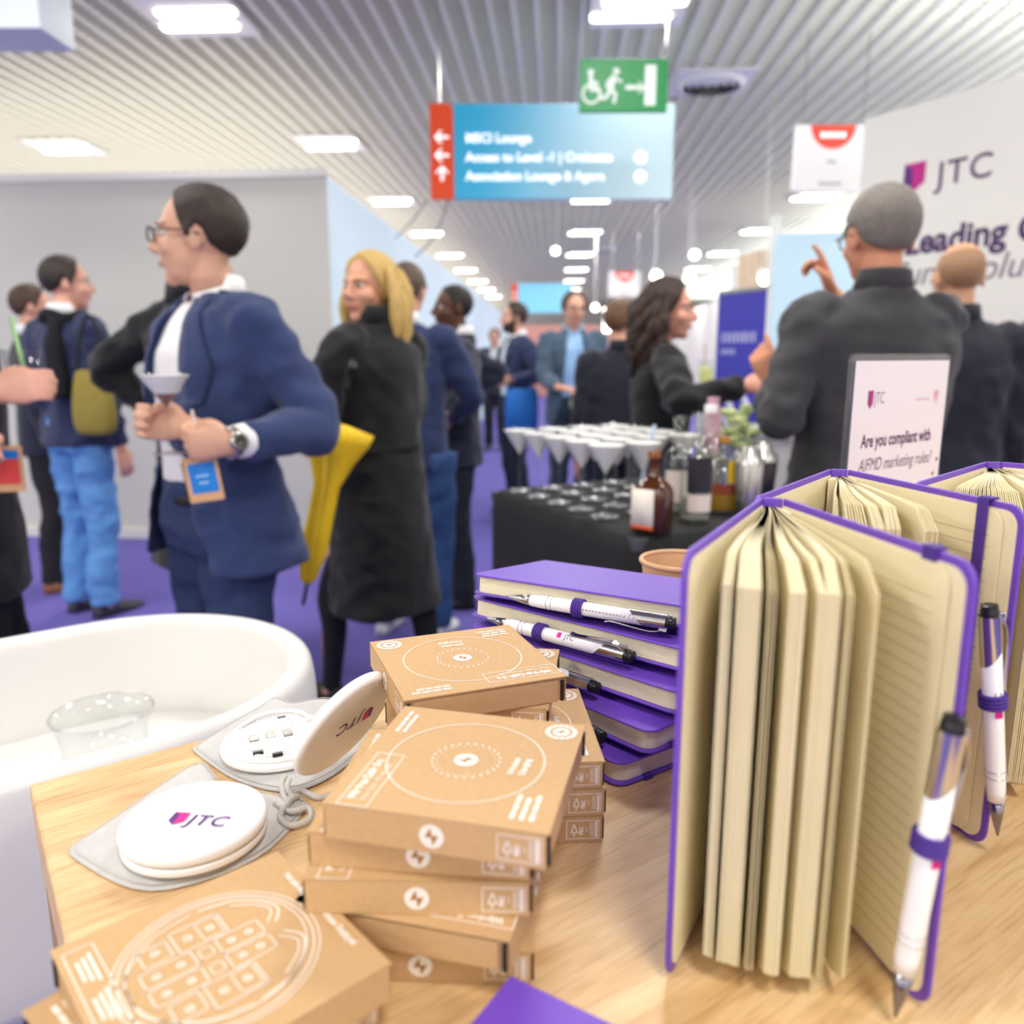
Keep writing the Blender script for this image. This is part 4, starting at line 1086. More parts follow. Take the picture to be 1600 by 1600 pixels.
for z in (.90, .82, .72, .6, .45, .3, .15, .01):
    dz = (BZ - z); r = []
    for p in out2:
        d_ = Vector((p.x - cx, p.y - cy)).normalized()
        s = .012 + .05 * dz * (.25 + noise.noise(Vector((p.x * 7, p.y * 7, .3 * z)))) + .012 * dz * sin((p.x - p.y) * 34)
        r.append((p.x + d_.x * s, p.y + d_.y * s, z))
    rings.append(r)
cl.loft(rings, None, True, False)
o = cl.obj('tablecloth', BLK, None, smooth=True, solid=.003); o.location = (BN.x, BN.y, 0); o.rotation_euler = (0, 0, atan2(BV.y, BV.x))
tag(o, 'long black tablecloth draped over the bar table to the floor', 'tablecloth')
def barpt(a, b): return BN + BV * a + BU * b      # a along the right edge, b along the left edge
# ---- martini glasses
REFL_FILL = mat('white_reflection_fill', '#f2efe9', 0.45, var=.01)  # white fill painting the bright reflections in empty bowls
FOOT = GL_T.copy(); FOOT.name = 'thick_glass_foot'
for n_ in FOOT.node_tree.nodes:
    if n_.type == 'MATH' and n_.operation == 'MULTIPLY_ADD': n_.inputs[1].default_value = .6; n_.inputs[2].default_value = .30
    if n_.type == 'BSDF_GLOSSY': n_.inputs['Roughness'].default_value = .25
BOWL = GL_T.copy(); BOWL.name = 'fine_glass_bowl'
for n_ in BOWL.node_tree.nodes:
    if n_.type == 'MATH' and n_.operation == 'MULTIPLY_ADD': n_.inputs[1].default_value = .14; n_.inputs[2].default_value = .025
def martini(t, fill, hgt=.178, r=.0505, scale=1.0):
    b0 = hgt - .078
    m = MB(); m.lathe([(.010, .004), (.0045, .012), (.0035, b0 - .006), (.005, b0 - .001)], 20); m.obj('stem', GL_T, t, smooth=True)
    m = MB(); m.lathe([(.036, 0), (.036, .0015), (.010, .005), (.001, .006)], 28); m.obj('foot', FOOT, t, smooth=True)
    m = MB(); m.lathe([(.003, b0 - .002), (r, hgt), (r - .001, hgt + .0008), (r - .0022, hgt), (.002, b0 + .003)], 32, None, False, False); m.obj('bowl', BOWL, t, smooth=True)
    for nm, (f0, f1, mt_) in fill.items():
        z0, z1 = b0 + .004 + (hgt - b0 - .004) * f0, b0 + .004 + (hgt - b0 - .004) * f1
        q = lambda z: max(.0012, (r - .0028) * (z - b0 - .003) / (hgt - b0 - .003))
        m = MB(); m.lathe([(.0001, z0), (q(z0), z0), (q(z1), z1), (.0001, z1)], 28, None, False, False); m.obj(nm, mt_, t, smooth='auto')
pr = None; rnd = random.Random(3)
MG = 'martini glass with a white fill for its reflections, in rows on the black bar'
for col in range(6):
    for row in range(4):
        a = .062 + row * .108 + rnd.uniform(-.003, .003); b = .635 - col * .106 + rnd.uniform(-.002, .002)
        if (col >= 4 and row >= 2) or (col == 5 and row >= 1): continue
        if col == 5: continue
        p = barpt(a, b)
        if pr is None:
            pr = t = thing('martini_glass', MG, 'glass', (p.x, p.y, BZ), 0, 'martini glasses with white fill on the bar'); martini(t, {'drink': (0, .93, REFL_FILL)})  # the drink part is only the white reflection fill
        else:
            dup(pr, MG, (p.x, p.y, BZ), rnd.uniform(0, 6))
# ---- bottles
BOT = GL_T.copy(); BOT.name = 'bottle_glass'
for n_ in BOT.node_tree.nodes:
    if n_.type == 'MATH' and n_.operation == 'MULTIPLY_ADD': n_.inputs[1].default_value = .6; n_.inputs[2].default_value = .13
    if n_.type == 'BSDF_TRANSPARENT': n_.inputs[0].default_value = (.93, .96, .92, 1)
AMBER = mat('amber_glass', '#5a2c0c', 0.08, var=0.0, trans=.25, coat=.5)
AMBER_N = mat('amber_neck', '#a8621c', 0.15, var=0.0, trans=.3)
LABEL_C = mat('cream_label', '#ece4d4', 0.6, var=.03, scale=60)
ORANGE = mat('orange_label_band', '#e8643a', 0.5, var=.02)
def bottle(label, px, d, ytop, r, gl, parts, square=False, neck=.30, capm=None, group=None, nr=.28, liquid=None):
    p = Pd(px, 700, d); top = Pd(px, ytop, d).z; H = top - BZ
    t = thing('bottle', label, 'bottle', (p.x, p.y, BZ), YAW + .15, group)
    z1 = H * (1 - neck)
    prof = [(.6, 0), (.96, .004 / H), (1, .02), (1, (z1 - r * .75) / H), (.93, (z1 - r * .4) / H), (.62, z1 / H), (nr * 1.1, (z1 + r * .35) / H), (nr, (z1 + r * .7) / H), (nr, .94), (nr * 1.15, .945), (nr * 1.15, .985), (nr, 1.0)]
    if square:
        rings = []
        for q, zf in prof:
            n = 28; e = 3.6 if q > .7 else 2.0 + 1.6 * max(0, (q - nr) / (.7 - nr))
            rings.append([(q * r * (abs(cos(2 * pi * i / n)) ** (2 / e)) * (1 if cos(2 * pi * i / n) >= 0 else -1), q * r * (abs(sin(2 * pi * i / n)) ** (2 / e)) * (1 if sin(2 * pi * i / n) >= 0 else -1), zf * H) for i in range(n)])
        m = MB(); m.loft(rings)
    else:
        m = MB(); m.lathe([(q * r, zf * H) for q, zf in prof], 28)
    m.obj('glass_body', gl, t, smooth=True)
    if liquid:
        m = MB(); m.lathe([(r * .5, .006), (r * .90, .008), (r * .92, H * liquid[0]), (.001, H * liquid[0])], 24); m.obj('liquid', liquid[1], t, smooth='auto')
    for nm, z0, z1_, a0, a1, mt_ in parts:
        n = 14; rr = r * (1.02 if not square else 1.0); rings = []
        if square:
            m = MB(); m.box((r * (a0 + a1) / 2, -r * .985, H * (z0 + z1_) / 2), (r * (a1 - a0), r * .06, H * (z1_ - z0)))
        else:
            m = MB(); vs = []
            for i in range(n + 1):
                a = radians(a0 + (a1 - a0) * i / n)
                for z in (z0, z1_): vs.append((rr * cos(a), rr * sin(a), z * H))
            m.add(vs, [(2 * i, 2 * i + 2, 2 * i + 3, 2 * i + 1) for i in range(n)])
        m.obj(nm, mt_, t, smooth=True)
    if capm:
        m = MB(); m.lathe([(r * nr * 1.18, H * .93), (r * nr * 1.2, H * 1.0), (r * nr * 1.1, H * 1.012), (.001, H * 1.012)], 20); m.obj('cap', capm, t, smooth='auto')
    return t
GR = 'bottles grouped on the bar'
b_ = bottle('squat brown glass bottle with cream and orange label at the bar corner', 1023, 1.72, 706, .040, AMBER,
       [('label', .10, .56, -.78, .55, LABEL_C), ('label_band', .06, .11, -.78, .55, ORANGE)], True, .36, AMBER_N, GR, .30)
b_.rotation_euler = (0, 0, radians(-34))
DKL = mat('dark_label', '#26222a', 0.5, var=.05); YEL = mat('yellow_label', '#e8c21e', 0.5, var=.04); PALE = mat('pale_label', '#e9d9cf', 0.6, var=.03)
LIQ_Y = mat('pale_amber_liquor', '#d9a83c', 0.1, var=0, trans=.4); LIQ_R = mat('red_amber_liquor', '#9a4a1c', 0.1, var=0, trans=.3); LIQ_C = mat('clear_liquor', '#eef1ea', 0.05, var=0, trans=.8)
bottle('clear glass bottle just behind the squat brown bottle', 1060, 1.95, 650, .036, BOT, [('label', .12, .45, 200, 300, PALE)], False, .34, None, GR, .36, (.3, LIQ_C))
bottle('clear glass bottle with dark label and pale tag', 1090, 1.84, 644, .036, BOT, [('label', .28, .60, 215, 330, DKL), ('lower_label', .10, .26, 220, 320, PALE)], False, .34, None, GR, .36, (.22, LIQ_C))
bottle('tall clear glass bottle behind the dark-labelled one', 1108, 2.08, 634, .037, BOT, [], False, .34, WHITE_P, GR, .38, (.5, LIQ_C))
bottle('clear bottle of amber spirit with yellow label and cork stopper', 1131, 1.95, 684, .040, BOT, [('label', .42, .72, 265, 330, YEL), ('lower_label', .26, .40, 215, 330, mat('russet_label', '#8c3b20', 0.5, var=.04))], False, .32, mat('cork_brown', '#a9742f', 0.6, var=.1, scale=80), GR, .30, (.25, LIQ_Y))
def shaker(label, px, d, ytop, r, mt_):
    p = Pd(px, 700, d); H = Pd(px, ytop, d).z - BZ
    t = thing('cocktail_shaker', label, 'cocktail shaker', (p.x, p.y, BZ), 0, 'steel cocktail shakers')
    m = MB(); m.lathe([(r * .78, 0), (r * .8, .003), (r, H * .72), (r * .98, H * .73)], 28); m.obj('cup', mt_, t, smooth='auto')
    m = MB(); m.lathe([(r * 1.0, H * .72), (r * .95, H * .80), (r * .55, H * .90), (r * .5, H * .98), (r * .4, H), (.001, H)], 28); m.obj('cap', STEEL, t, smooth='auto')
shaker('bright steel cocktail shaker beside the yellow-labelled bottle', 1172, 1.90, 696, .036, STEEL)
shaker('dark steel cocktail shaker nearest the grey-haired man', 1192, 1.99, 690, .038, mat('dark_steel', '#3a383c', 0.22, metal=1, var=.03))
# herbs and limes in a glass jar
p = Pd(1150, 690, 2.20)
t = thing('garnish_jar', 'glass jar of pale green garnish behind the bar bottles', 'jar', (p.x, p.y, BZ))
m = MB(); m.lathe([(.045, 0), (.05, .004), (.055, .17), (.053, .17), (.048, .006), (.001, .006)], 28); m.obj('jar_glass', GL_T, t, smooth=True)
GRN = mat('pale_green_leaf', '#b9c78a', 0.6, var=.15, scale=40); r_ = random.Random(5)
m = MB()
for k in range(26):
    a = r_.uniform(0, 6.3); q = r_.uniform(0, .05); z = r_.uniform(.14, .25)
    m.ell((q * cos(a), q * sin(a), z), (r_.uniform(.012, .022), r_.uniform(.008, .014), .004 + r_.random() * .010), 10, 6, Matrix.Identity(4))
for k in range(7):
    a = k * .9; m.tube([(.02 * cos(a), .02 * sin(a), .01), (.045 * cos(a), .045 * sin(a), .2)], .002, 6)
o = m.obj('leaves', GRN, t, smooth=True)
p = Pd(1113, 672, 2.15); t = thing('carton_tube', 'slim pink and white tube standing among the bar bottles', 'tube', (p.x, p.y, BZ))
m = MB(); m.lathe([(.02, 0), (.021, .002), (.021, .24), (.016, .25), (.016, .27), (.001, .271)], 20); m.obj('tube_body', mat('pink_print', '#c998ac', 0.5, var=.1, scale=30), t, smooth='auto')
# pale blue straw in a glass
A, B = barpt(.30, .24), None
p0_ = Pd(1010, 720, 1.98); p1_ = Pd(1023, 664, 1.99)
t = thing('drinking_straw', 'pale blue straw standing up from the white-filled glasses', 'straw', (p0_.x, p0_.y, p0_.z))
m = MB(); q = Vector(p1_) - Vector(p0_); m.tube([-q * 2.1, q], .005, 10); m.obj('straw_tube', mat('pale_blue_straw', '#bcd3e8', 0.4, var=0), t, smooth='auto')
# tall drink with a lime and a stirrer, farther back
p = Pd(1103, 600, 2.6)

# ================================================================== PEOPLE
def rot_to(d, up=Vector((0, 0, 1))):
    x = Vector(d).normalized(); z = (Vector(up) - x * x.dot(Vector(up))); z.normalize(); y = z.cross(x); return x, y, z
def fuse(mb, name, mt_, parent, voxel=.011, it=4, folds=None, cut=None, solid=0.0, post=None):
    me = bpy.data.meshes.new('src'); me.from_pydata(mb.v, [], mb.f); me.update()
    o = bpy.data.objects.new('src', me); COL.objects.link(o)
    r = o.modifiers.new('r', 'REMESH'); r.mode = 'VOXEL'; r.voxel_size = voxel; r.adaptivity = 0
    if it:
        s = o.modifiers.new('s', 'SMOOTH'); s.iterations = it; s.factor = .5
    dg = bpy.context.evaluated_depsgraph_get(); ev = o.evaluated_get(dg)
    nm = bpy.data.meshes.new_from_object(ev, preserve_all_data_layers=False, depsgraph=dg)
    bpy.data.objects.remove(o); bpy.data.meshes.remove(me)
    nm.name = name
    if folds or post:
        nm.update()
        ns = [v.normal.copy() for v in nm.vertices]
        for v, n in zip(nm.vertices, ns):
            c = v.co
            if folds: v.co = c + n * folds(c)
            if post:
                d = post(v.co)
                if d is not None: v.co = v.co + d
    global PRECUT
    if cut:
        PRECUT = BVHTree.FromPolygons([v.co.copy() for v in nm.vertices], [tuple(p.vertices) for p in nm.polygons])
        b = bmesh.new(); b.from_mesh(nm)
        kill = [f for f in b.faces if cut(f.calc_center_median(), f.normal)]
        bmesh.ops.delete(b, geom=kill, context='FACES')
        edge = [v for v in b.verts if v.is_boundary]
        for _ in range(14):
            new = {}
            for v in edge:
                nb = [e.other_vert(v) for e in v.link_edges if e.is_boundary]
                if len(nb) == 2: new[v] = v.co * .4 + (nb[0].co + nb[1].co) * .3
            for v, c in new.items(): v.co = c
        loose = [v for v in b.verts if not v.link_faces]
        if loose: bmesh.ops.delete(b, geom=loose, context='VERTS')
        b.to_mesh(nm); b.free()
    nm.polygons.foreach_set('use_smooth', [True] * len(nm.polygons))
    nm.materials.clear(); nm.materials.append(mt_)
    ob = bpy.data.objects.new(name, nm); COL.objects.link(ob)
    if parent is not None: ob.parent = parent
    if solid:
        m = ob.modifiers.new('solid', 'SOLIDIFY'); m.thickness = solid; m.offset = -1
    return ob
PRECUT = None
def bvh_of(o):
    me = o.data; return BVHTree.FromPolygons([v.co.copy() for v in me.vertices], [tuple(p.vertices) for p in me.polygons])
def ik(s, w, l1, l2, pole):
    v = w - s; d = v.length
    if d > (l1 + l2) * .995:
        k = d / ((l1 + l2) * .995); l1 *= k; l2 *= k
    u = v.normalized(); a = (l1 * l1 - l2 * l2 + d * d) / (2 * d); h2 = max(0, l1 * l1 - a * a)
    p = Vector(pole); p = (p - u * p.dot(u)); p.normalize()
    return s + u * a + p * sqrt(h2)
def se_ring(z, cx, cy, rx, ry, e=2.3, n=28):
    r = []
    for i in range(n):
        t = 2 * pi * i / n; c, s = cos(t), sin(t)
        r.append((cx + rx * abs(c) ** (2 / e) * (1 if c >= 0 else -1), cy + ry * abs(s) ** (2 / e) * (1 if s >= 0 else -1), z))
    return r
def hand(mb, w, d, palm, curl, thumb_side, spread=.05, pts=None, point=False, s=1.0):
    """w wrist, d direction of the hand, palm: direction the palm faces; thumb_side +1/-1 along y of the frame"""
    x = Vector(d).normalized(); z = -(Vector(palm) - x * x.dot(Vector(palm))).normalized(); y = z.cross(x)
    M = basis(w, x, y * thumb_side, z)
    ring = lambda xx, a, b, off=0: [tuple(M @ Vector((xx * s, a * s * cos(2 * pi * i / 16) + off * s, b * s * sin(2 * pi * i / 16)))) for i in range(16)]
    mb.loft([ring(-.035, .025, .020), ring(-.01, .026, .019), ring(.02, .033, .0175), ring(.055, .040, .0155), ring(.085, .041, .0125), ring(.094, .036, .008)])
    curls = curl if isinstance(curl, (list, tuple)) else [curl] * 4
    for k, (yy, L_, r0) in enumerate(((.0305, .070, .0092), (.0105, .078, .0094), (-.0095, .073, .0090), (-.0285, .058, .0080))):
        a = 0.0; p = Vector((.082, yy, 0)); pts_ = [p.copy()]; rs = [r0 * 1.06]
        fan = spread * (yy / .03)
        cu = radians(curls[k])
        for seg, f in enumerate((.46, .30, .24)):
            a += cu * (.85, 1.0, .75)[seg]
            p = p + Vector((cos(a) * cos(fan), sin(fan), -sin(a))) * L_ * f
            pts_.append(p.copy()); rs.append(r0 * (1.0, .92, .74)[seg])
        P = soft(pts_, 3); R_ = [rs[min(len(rs) - 1, i // 3)] + (rs[min(len(rs) - 1, i // 3 + 1)] - rs[min(len(rs) - 1, i // 3)]) * (i % 3) / 3 for i in range(len(P))]
        mb.tube([M @ (q * s) for q in P], [r * s for r in R_], 10)
        mb.ell(tuple(M @ (P[-1] * s)), (rs[-1] * s,) * 3, 10, 6)
    tc = curls[0]
    th = [Vector((.012, .022, -.004)), Vector((.036, .043, -.012)), Vector((.062, .050 - .0002 * tc, -.020 - .00012 * tc)), Vector((.084, .044 - .0005 * tc, -.027 - .0003 * tc))]
    P = soft(th, 3); mb.tube([M @ (q * s) for q in P], [(.0145 - .0055 * i / len(P)) * s for i in range(len(P))], 10); mb.ell(tuple(M @ (P[-1] * s)), (.0088 * s,) * 3, 10, 6)
SKINS = {}
def skin(name, col): 
    return mat('skin_' + name, col, .5, var=.05, scale=25, sss=.08)
HS = Vector((0, -.012, .0))
def hair_limit(az, style):
    T_ = {'short': ((0, 57), (28, 55), (46, 44), (60, 26), (70, 6), (78, -8), (86, -8), (93, 14), (104, 8), (118, -20), (145, -33), (180, -37)),
          'receding': ((0, 66), (25, 62), (45, 46), (62, 24), (74, -4), (84, -8), (92, 14), (104, 8), (118, -20), (145, -34), (180, -38)),
          'fringe': ((0, 95), (60, 95), (72, 18), (84, 0), (92, 14), (104, 8), (118, -20), (145, -36), (180, -40)),
          'women': ((0, 55), (25, 50), (45, 30), (60, 5), (75, -25), (90, -45), (120, -60), (180, -65)),
          'crop': ((0, 50), (30, 47), (50, 38), (64, 22), (76, 2), (84, -2), (92, 16), (104, 10), (118, -16), (145, -34), (180, -38))}[style]
    a = abs(az)
    for (a0, v0), (a1, v1) in zip(T_[:-1], T_[1:]):
        if a <= a1: return v0 + (v1 - v0) * (a - a0) / (a1 - a0)
    return T_[-1][1]
def shell_on(bvh, M, limit, thick, nz=0.0, seed=0.0, n_az=72, n_el=40, top=None):
    """closed cap following the head surface where el > limit(az); grown outward by thick"""
    cen = M @ HS; vs = []; fs = []
    for j in range(n_el + 1):
        el = -75 + 165 * j / n_el
        for i in range(n_az):
            az = -180 + 360 * i / n_az
            d = (M.to_3x3().normalized() @ Vector((sin(radians(az)) * cos(radians(el)), cos(radians(az)) * cos(radians(el)), sin(radians(el))))).normalized()
            hit = bvh.ray_cast(cen + d * .4, -d)
            rr = (hit[0] - cen).length if hit[0] is not None else .09
            rr = min(rr, .135 * M.to_scale().x)
            l0, l1 = limit(az)
            e = min(el - l0, l1 - el)
            k = max(0.0, min(1.0, e / 9.0)); k = k * k * (3 - 2 * k)
            th = thick(az, el) * k * (1 + nz * noise.noise(Vector((az * .09 + seed, el * .12, seed)))) - .006 * (1 - k)
            vs.append(tuple(cen + d * (rr + th)))
    for j in range(n_el):
        for i in range(n_az):
            a, b = j * n_az + i, j * n_az + (i + 1) % n_az
            fs.append((a, b, b + n_az, a + n_az))
    # drop faces that are wholly outside the mask
    keep = []
    for f in fs:
        ok = False
        for q in f:
            j, i = divmod(q, n_az); el = -75 + 165 * j / n_el; az = -180 + 360 * i / n_az; l0, l1 = limit(az)
            if el > l0 - 4 and el < l1 + 4: ok = True
        if ok: keep.append(f)
    return vs, keep
def person(label, pos, a, h=1.75, head=(0, 0), arms=(None, None), top='jacket', top_col='#26304f', leg_col='#23283c', shoe_col='#1c1a1c', shirt_col='#eef0f2',
           skin_col='#d9a58a', hair=('short', '#3a2a20', .014), beard=None, glasses=None, female=False, girth=1.0, hem=.80, open_w=None, sleeve=.93, detail=1, stance=.09,
           lean=0.0, collar=True, legs=None, shoes=True, hands=(None, None), leg_flare=0, step=(0, 0), nz=1.0, fold=1.0, hs=1.0, face_open=52, flare=0.0):
    s = h / 1.75
    root = thing('person', label, 'person', (pos[0], pos[1], 0), radians(a)); root.scale = (s, s, s)
    W = Matrix.LocRotScale(Vector((pos[0], pos[1], 0)), Euler((0, 0, radians(a))), Vector((s, s, s))); inv = W.inverted()
    def loc(p, default):
        if p is None: return Vector(default)
        if p[0] == 'px': return inv @ Pd(p[1], p[2], p[3])
        return Vector(p[1:])
    g = girth; k = .90 if female else 1.0
    vox = (.0075, .0095, .013)[2 - detail] if detail < 3 else .005
    vox = {0: .011, 1: .008, 2: .0055}[detail]; cvx = {0: .014, 1: .011, 2: .009}[detail]
    SKM = skin(skin_col.strip('#'), skin_col)
    ln = lambda p: Vector((p[0], p[1] + lean * max(0, p[2] - .9), p[2]))
    shR, shL = ln((.186 * k, -.012, 1.420)), ln((-.186 * k, -.012, 1.420))
    wR = loc(arms[0], (.235 * k, .05, .845)); wL = loc(arms[1], (-.235 * k, .05, .845))
    pw_ = lambda q: inv.to_3x3() @ Vector(q)
    eR = ik(shR, wR, .295, .262, pw_(hands[0]['polew'])) if hands[0] and 'polew' in hands[0] else ik(shR, wR, .295, .262, (.45, -1, -.35)) if not (hands[0] and 'pole' in hands[0]) else ik(shR, wR, .295, .262, hands[0]['pole'])
    pw_ = lambda q: inv.to_3x3() @ Vector(q)
    eL = ik(shL, wL, .295, .262, pw_(hands[1]['polew'])) if hands[1] and 'polew' in hands[1] else ik(shL, wL, .295, .262, (-.45, -1, -.35)) if not (hands[1] and 'pole' in hands[1]) else ik(shL, wL, .295, .262, hands[1]['pole'])
    HC = ln((0, .022, 1.75 - .118 * hs)); hy, hp = radians(head[0]), radians(head[1])
    HM = Matrix.Translation(HC) @ Matrix.Rotation(hy, 4, 'Z') @ Matrix.Rotation(hp, 4, 'X') @ Matrix.Scale(hs, 4)
    hipx = stance
    kn = [Vector((sx * (hipx * .98 + .008), .02 + step[i], .49)) for i, sx in enumerate((1, -1))]
    an = [Vector((sx * (hipx + .012), -.02 + step[i] * 1.4, .085)) for i, sx in enumerate((1, -1))]
    # ---- body, one surface
    b = MB()
    b.loft([[tuple(ln(p)) for p in se_ring(z, 0, cy, rx * .86 * k * g, ry * .84 * g, 2.1, 24)] for z, cy, rx, ry in ((.86, 0, .12, .10), (.95, 0, .165, .118), (1.08, .0, .152, .108), (1.25, .0, .178, .118), (1.36, -.005, .180, .11), (1.43, -.01, .15, .085), (1.48, -.012, .06, .056))])
    b.tube([ln((0, -.018, 1.44)), ln((0, -.012, 1.50)), HM @ Vector((0, -.022, -.085)), HM @ Vector((0, -.02, -.03))], [.062 * k, .054 * k, .052 * k, .05], 20)
    for sh, e, w_ in ((shR, eR, wR), (shL, eL, wL)):
        b.tube(soft([sh, sh.lerp(e, .5), e, e.lerp(w_, .4), w_], 3), [.044] * 4 + [.041] * 3 + [.036] * 3 + [.034, .03, .026], 12)
    if legs is None or legs != 'coat':
        pass
    for i in (0, 1):
        b.tube([Vector(((1, -1)[i] * hipx, 0, .90)), kn[i], an[i], an[i] + Vector((0, .01, -.055))], [.074 * g, .048, .034, .034], 12)
    # head
    hb = MB(); hb.T = HM
    fw_ = .94 if female else 1.0
    hb.ell((0, -.015, .030), (.0765, .098, .088), 28, 18)
    hb.ell((0, .022, -.028), (.064 * fw_, .072, .082), 24, 16)
    hb.ell((0, .034, -.076), (.050 * fw_, .046, .036), 20, 12)
    hb.ell((0, .066, -.098), (.024, .020, .018), 14, 10)
    hb.tube([(0, .083, .022), (0, .098, -.004), (0, .112, -.026), (0, .106, -.034)], [.008, .010, .0125, .010], 12)
    hb.ell((0, .099, -.032), (.0175, .014, .009), 12, 8)
    hb.ell((0, .074, .026), (.054, .018, .011), 20, 8)
    hb.ell((0, .086, -.061), (.024, .011, .0105), 14, 8)
    for sx in (-1, 1):
        hb.ell((sx * .040, .050, -.026), (.026, .032, .028), 14, 10)
        hb.ell((0, 0, 0), (.0065, .021, .032), 14, 10, Matrix.Translation((sx * .079, -.014, -.006)) @ Matrix.Rotation(sx * radians(-22), 4, 'Z') @ Matrix.Rotation(radians(-10), 4, 'X'))
    b.v_off = len(b.v); b.add(hb.v, hb.f)
    for i, (w_, e) in enumerate(((wR, eR), (wL, eL))):
        hd_ = hands[i] or {}
        d = hd_.get('dir'); d = (w_ - e).normalized() if d is None else (inv.to_3x3() @ Vector(d)).normalized() if hd_.get('world') else Vector(d).normalized()
        pl = hd_.get('palm', ((-1 if i == 0 else 1), 0.15, -.1)); pl = inv.to_3x3() @ Vector(pl) if hd_.get('world') else Vector(pl)
        x = d; z = -(pl - x * x.dot(pl)).normalized(); y = z.cross(x)
        # thumb towards +y of frame times side: right hand palm-down thumb points to -x(left) when fingers forward
        side = 1 if i == 0 else -1
        hand(b, w_, d, pl, hd_.get('curl', 24), side, s=.92 if female else 1.0)
    HI = HM.inverted()
    def post(c):
        q = HI @ c
        if q.y < .03 or abs(q.z) > .13: return None
        d = 0
        for sx in (-1, 1):
            r2 = ((q.x - sx * .031) / .017) ** 2 + ((q.z - .006) / .012) ** 2
            d -= .010 * math.exp(-r2)
        d -= .0022 * math.exp(-((q.z + .0615) / .0022) ** 2 - (q.x / .024) ** 2) if detail == 2 else 0
        if abs(d) < 1e-4: return None
        return HM.to_3x3() @ Vector((0, d, 0))
    body = fuse(b, 'body', SKM, root, vox, 3 if detail == 2 else 2, post=post)
    bb = bvh_of(body)
    # ---- face
    fwd = (HM.to_3x3() @ Vector((0, 1, 0))).normalized()
    EYE = mat('eye_white', '#d6cdc4', .25, var=0); IRIS = mat('iris_brown', '#3b2a20', .2, var=0); BROW = mat('brow_' + hair[1].strip('#'), hair[1], .8, var=.1)
    LIP = mat('lip_' + skin_col.strip('#'), tuple(max(0, int(skin_col.strip('#')[i:i + 2], 16) / 255 * f) for i, f in ((0, .86), (2, .66), (4, .68))), .45, var=.02)
    for sx in (-1, 1):
        m = MB(); m.ell((sx * .031, .0705, .006), (.0118,) * 3, 14, 10, HM); e_ = m.obj('eye', EYE, root, smooth=True)
        m = MB(); m.ell((sx * .031 , .0790, .006), (.0074, .0042, .0074), 12, 8, HM); m.obj('iris', IRIS, e_, smooth=True)
        m = MB(); P = []
        for t_ in range(7):
            f = t_ / 6; q = HM @ Vector((sx * (.014 + .036 * f), .2, .0235 + .006 * sin(pi * min(1, f * 1.2) * .8)))
            hit = bb.ray_cast(q, -fwd)
            P.append((hit[0] if hit[0] is not None else q - fwd * .11) + fwd * .0008)
        m.tube(P, [.0016, .003, .0034, .0034, .003, .0024, .0012], 8); m.obj('eyebrow', BROW, root, smooth=True)
    m = MB(); up_, lo_ = [], []
    for row, zz, rr in ((0, -.0575, .0034), (1, -.0660, .0042)):
        P = []
        for t_ in range(9):
            f = -1 + t_ / 4; q = HM @ Vector((.0215 * f, .2, zz + (.0028 * abs(f) ** 2 if row else -.0032 * abs(f) ** 2)))
            hit = bb.ray_cast(q, -fwd); P.append((hit[0] if hit[0] is not None else q - fwd * .11) - fwd * .0012)
        m.tube(P, [rr * (1 - .75 * abs(-1 + t_ / 4) ** 2) for t_ in range(9)], 8)
    m.obj('lips', LIP, root, smooth=True)
    # ---- hair
    HAIRM = mat('hair_' + hair[1].strip('#'), hair[1], .55, var=.22, scale=60, stretch=(3, 3, .6), bump=.6, bscale=350)
    if hair[0] == 'stubble': 
        hl = lambda az: (hair_limit(az, 'fringe'), 60); th = lambda az, el: .0012
    else:
        stl = hair[0]; hl = lambda az: (hair_limit(az, stl), 400); T0 = hair[2]
        th = lambda az, el: T0 * (.55 + .45 * max(0, min(1, (el + 20) / 70))) + .002
    vs, fs = shell_on(bb, HM, hl, th, .25 * nz, len(label) * .37)
    m = MB(); m.add(vs, fs)
    if hair[0] == 'women':
        rr = random.Random(len(label)); Lh, wav = hair[3], hair[4]
        for q in range(84):
            az = rr.uniform(-180, 180)
            if abs(az) < face_open: az = (face_open + rr.random() * (112 - face_open * .4)) * (1 if az > 0 else -1)
            st = HM @ (HS + Vector((sin(radians(az)) * .080, cos(radians(az)) * .098, .05 + rr.uniform(-.02, .03))))
            ou = (HM.to_3x3() @ Vector((sin(radians(az)), cos(radians(az)), 0)))
            P = []; L_ = Lh * rr.uniform(.85, 1.1); ph = rr.uniform(0, 6)
            for z_ in range(9):
                f = z_ / 8
                out = .012 + .030 * sin(pi * min(1, f * 1.1)) * rr.uniform(.8, 1.2) + wav * .010 * sin(f * 11 + ph)
                p = st + ou * out + Vector((wav * .008 * cos(f * 10 + ph), 0, -L_ * f))
                if f > .55: p += Vector((0, -.035 * (f - .55), 0)) + ou * .02 * (f - .55)
                P.append(p)
            r0 = rr.uniform(.008, .014)
            m.tube(P, [r0 * (.5 + 1.0 * min(1, f_ * .5)) * (1 - .7 * max(0, (f_ - 5) / 3)) for f_ in range(9)], 7)
    if not (hair[0] == 'none'): m.obj('hair', HAIRM, root, smooth=True)
    if beard:
        bl = lambda az: (-78, -16 - .0 * az + (8 if abs(az) > 55 else (-10 if abs(az) < 26 else -4))) if abs(az) < 82 else (90, 80)
        vs, fs = shell_on(bb, HM, bl, lambda az, el: (.007 if not (abs(az) < 17 and -36 < el < -24) else .001), .3, 3.3, 60, 36)
        m = MB(); m.add(vs, fs); m.obj('beard', mat('beard_' + beard.strip('#'), beard, .8, var=.2, scale=80, bump=.6, bscale=300), root, smooth=True)
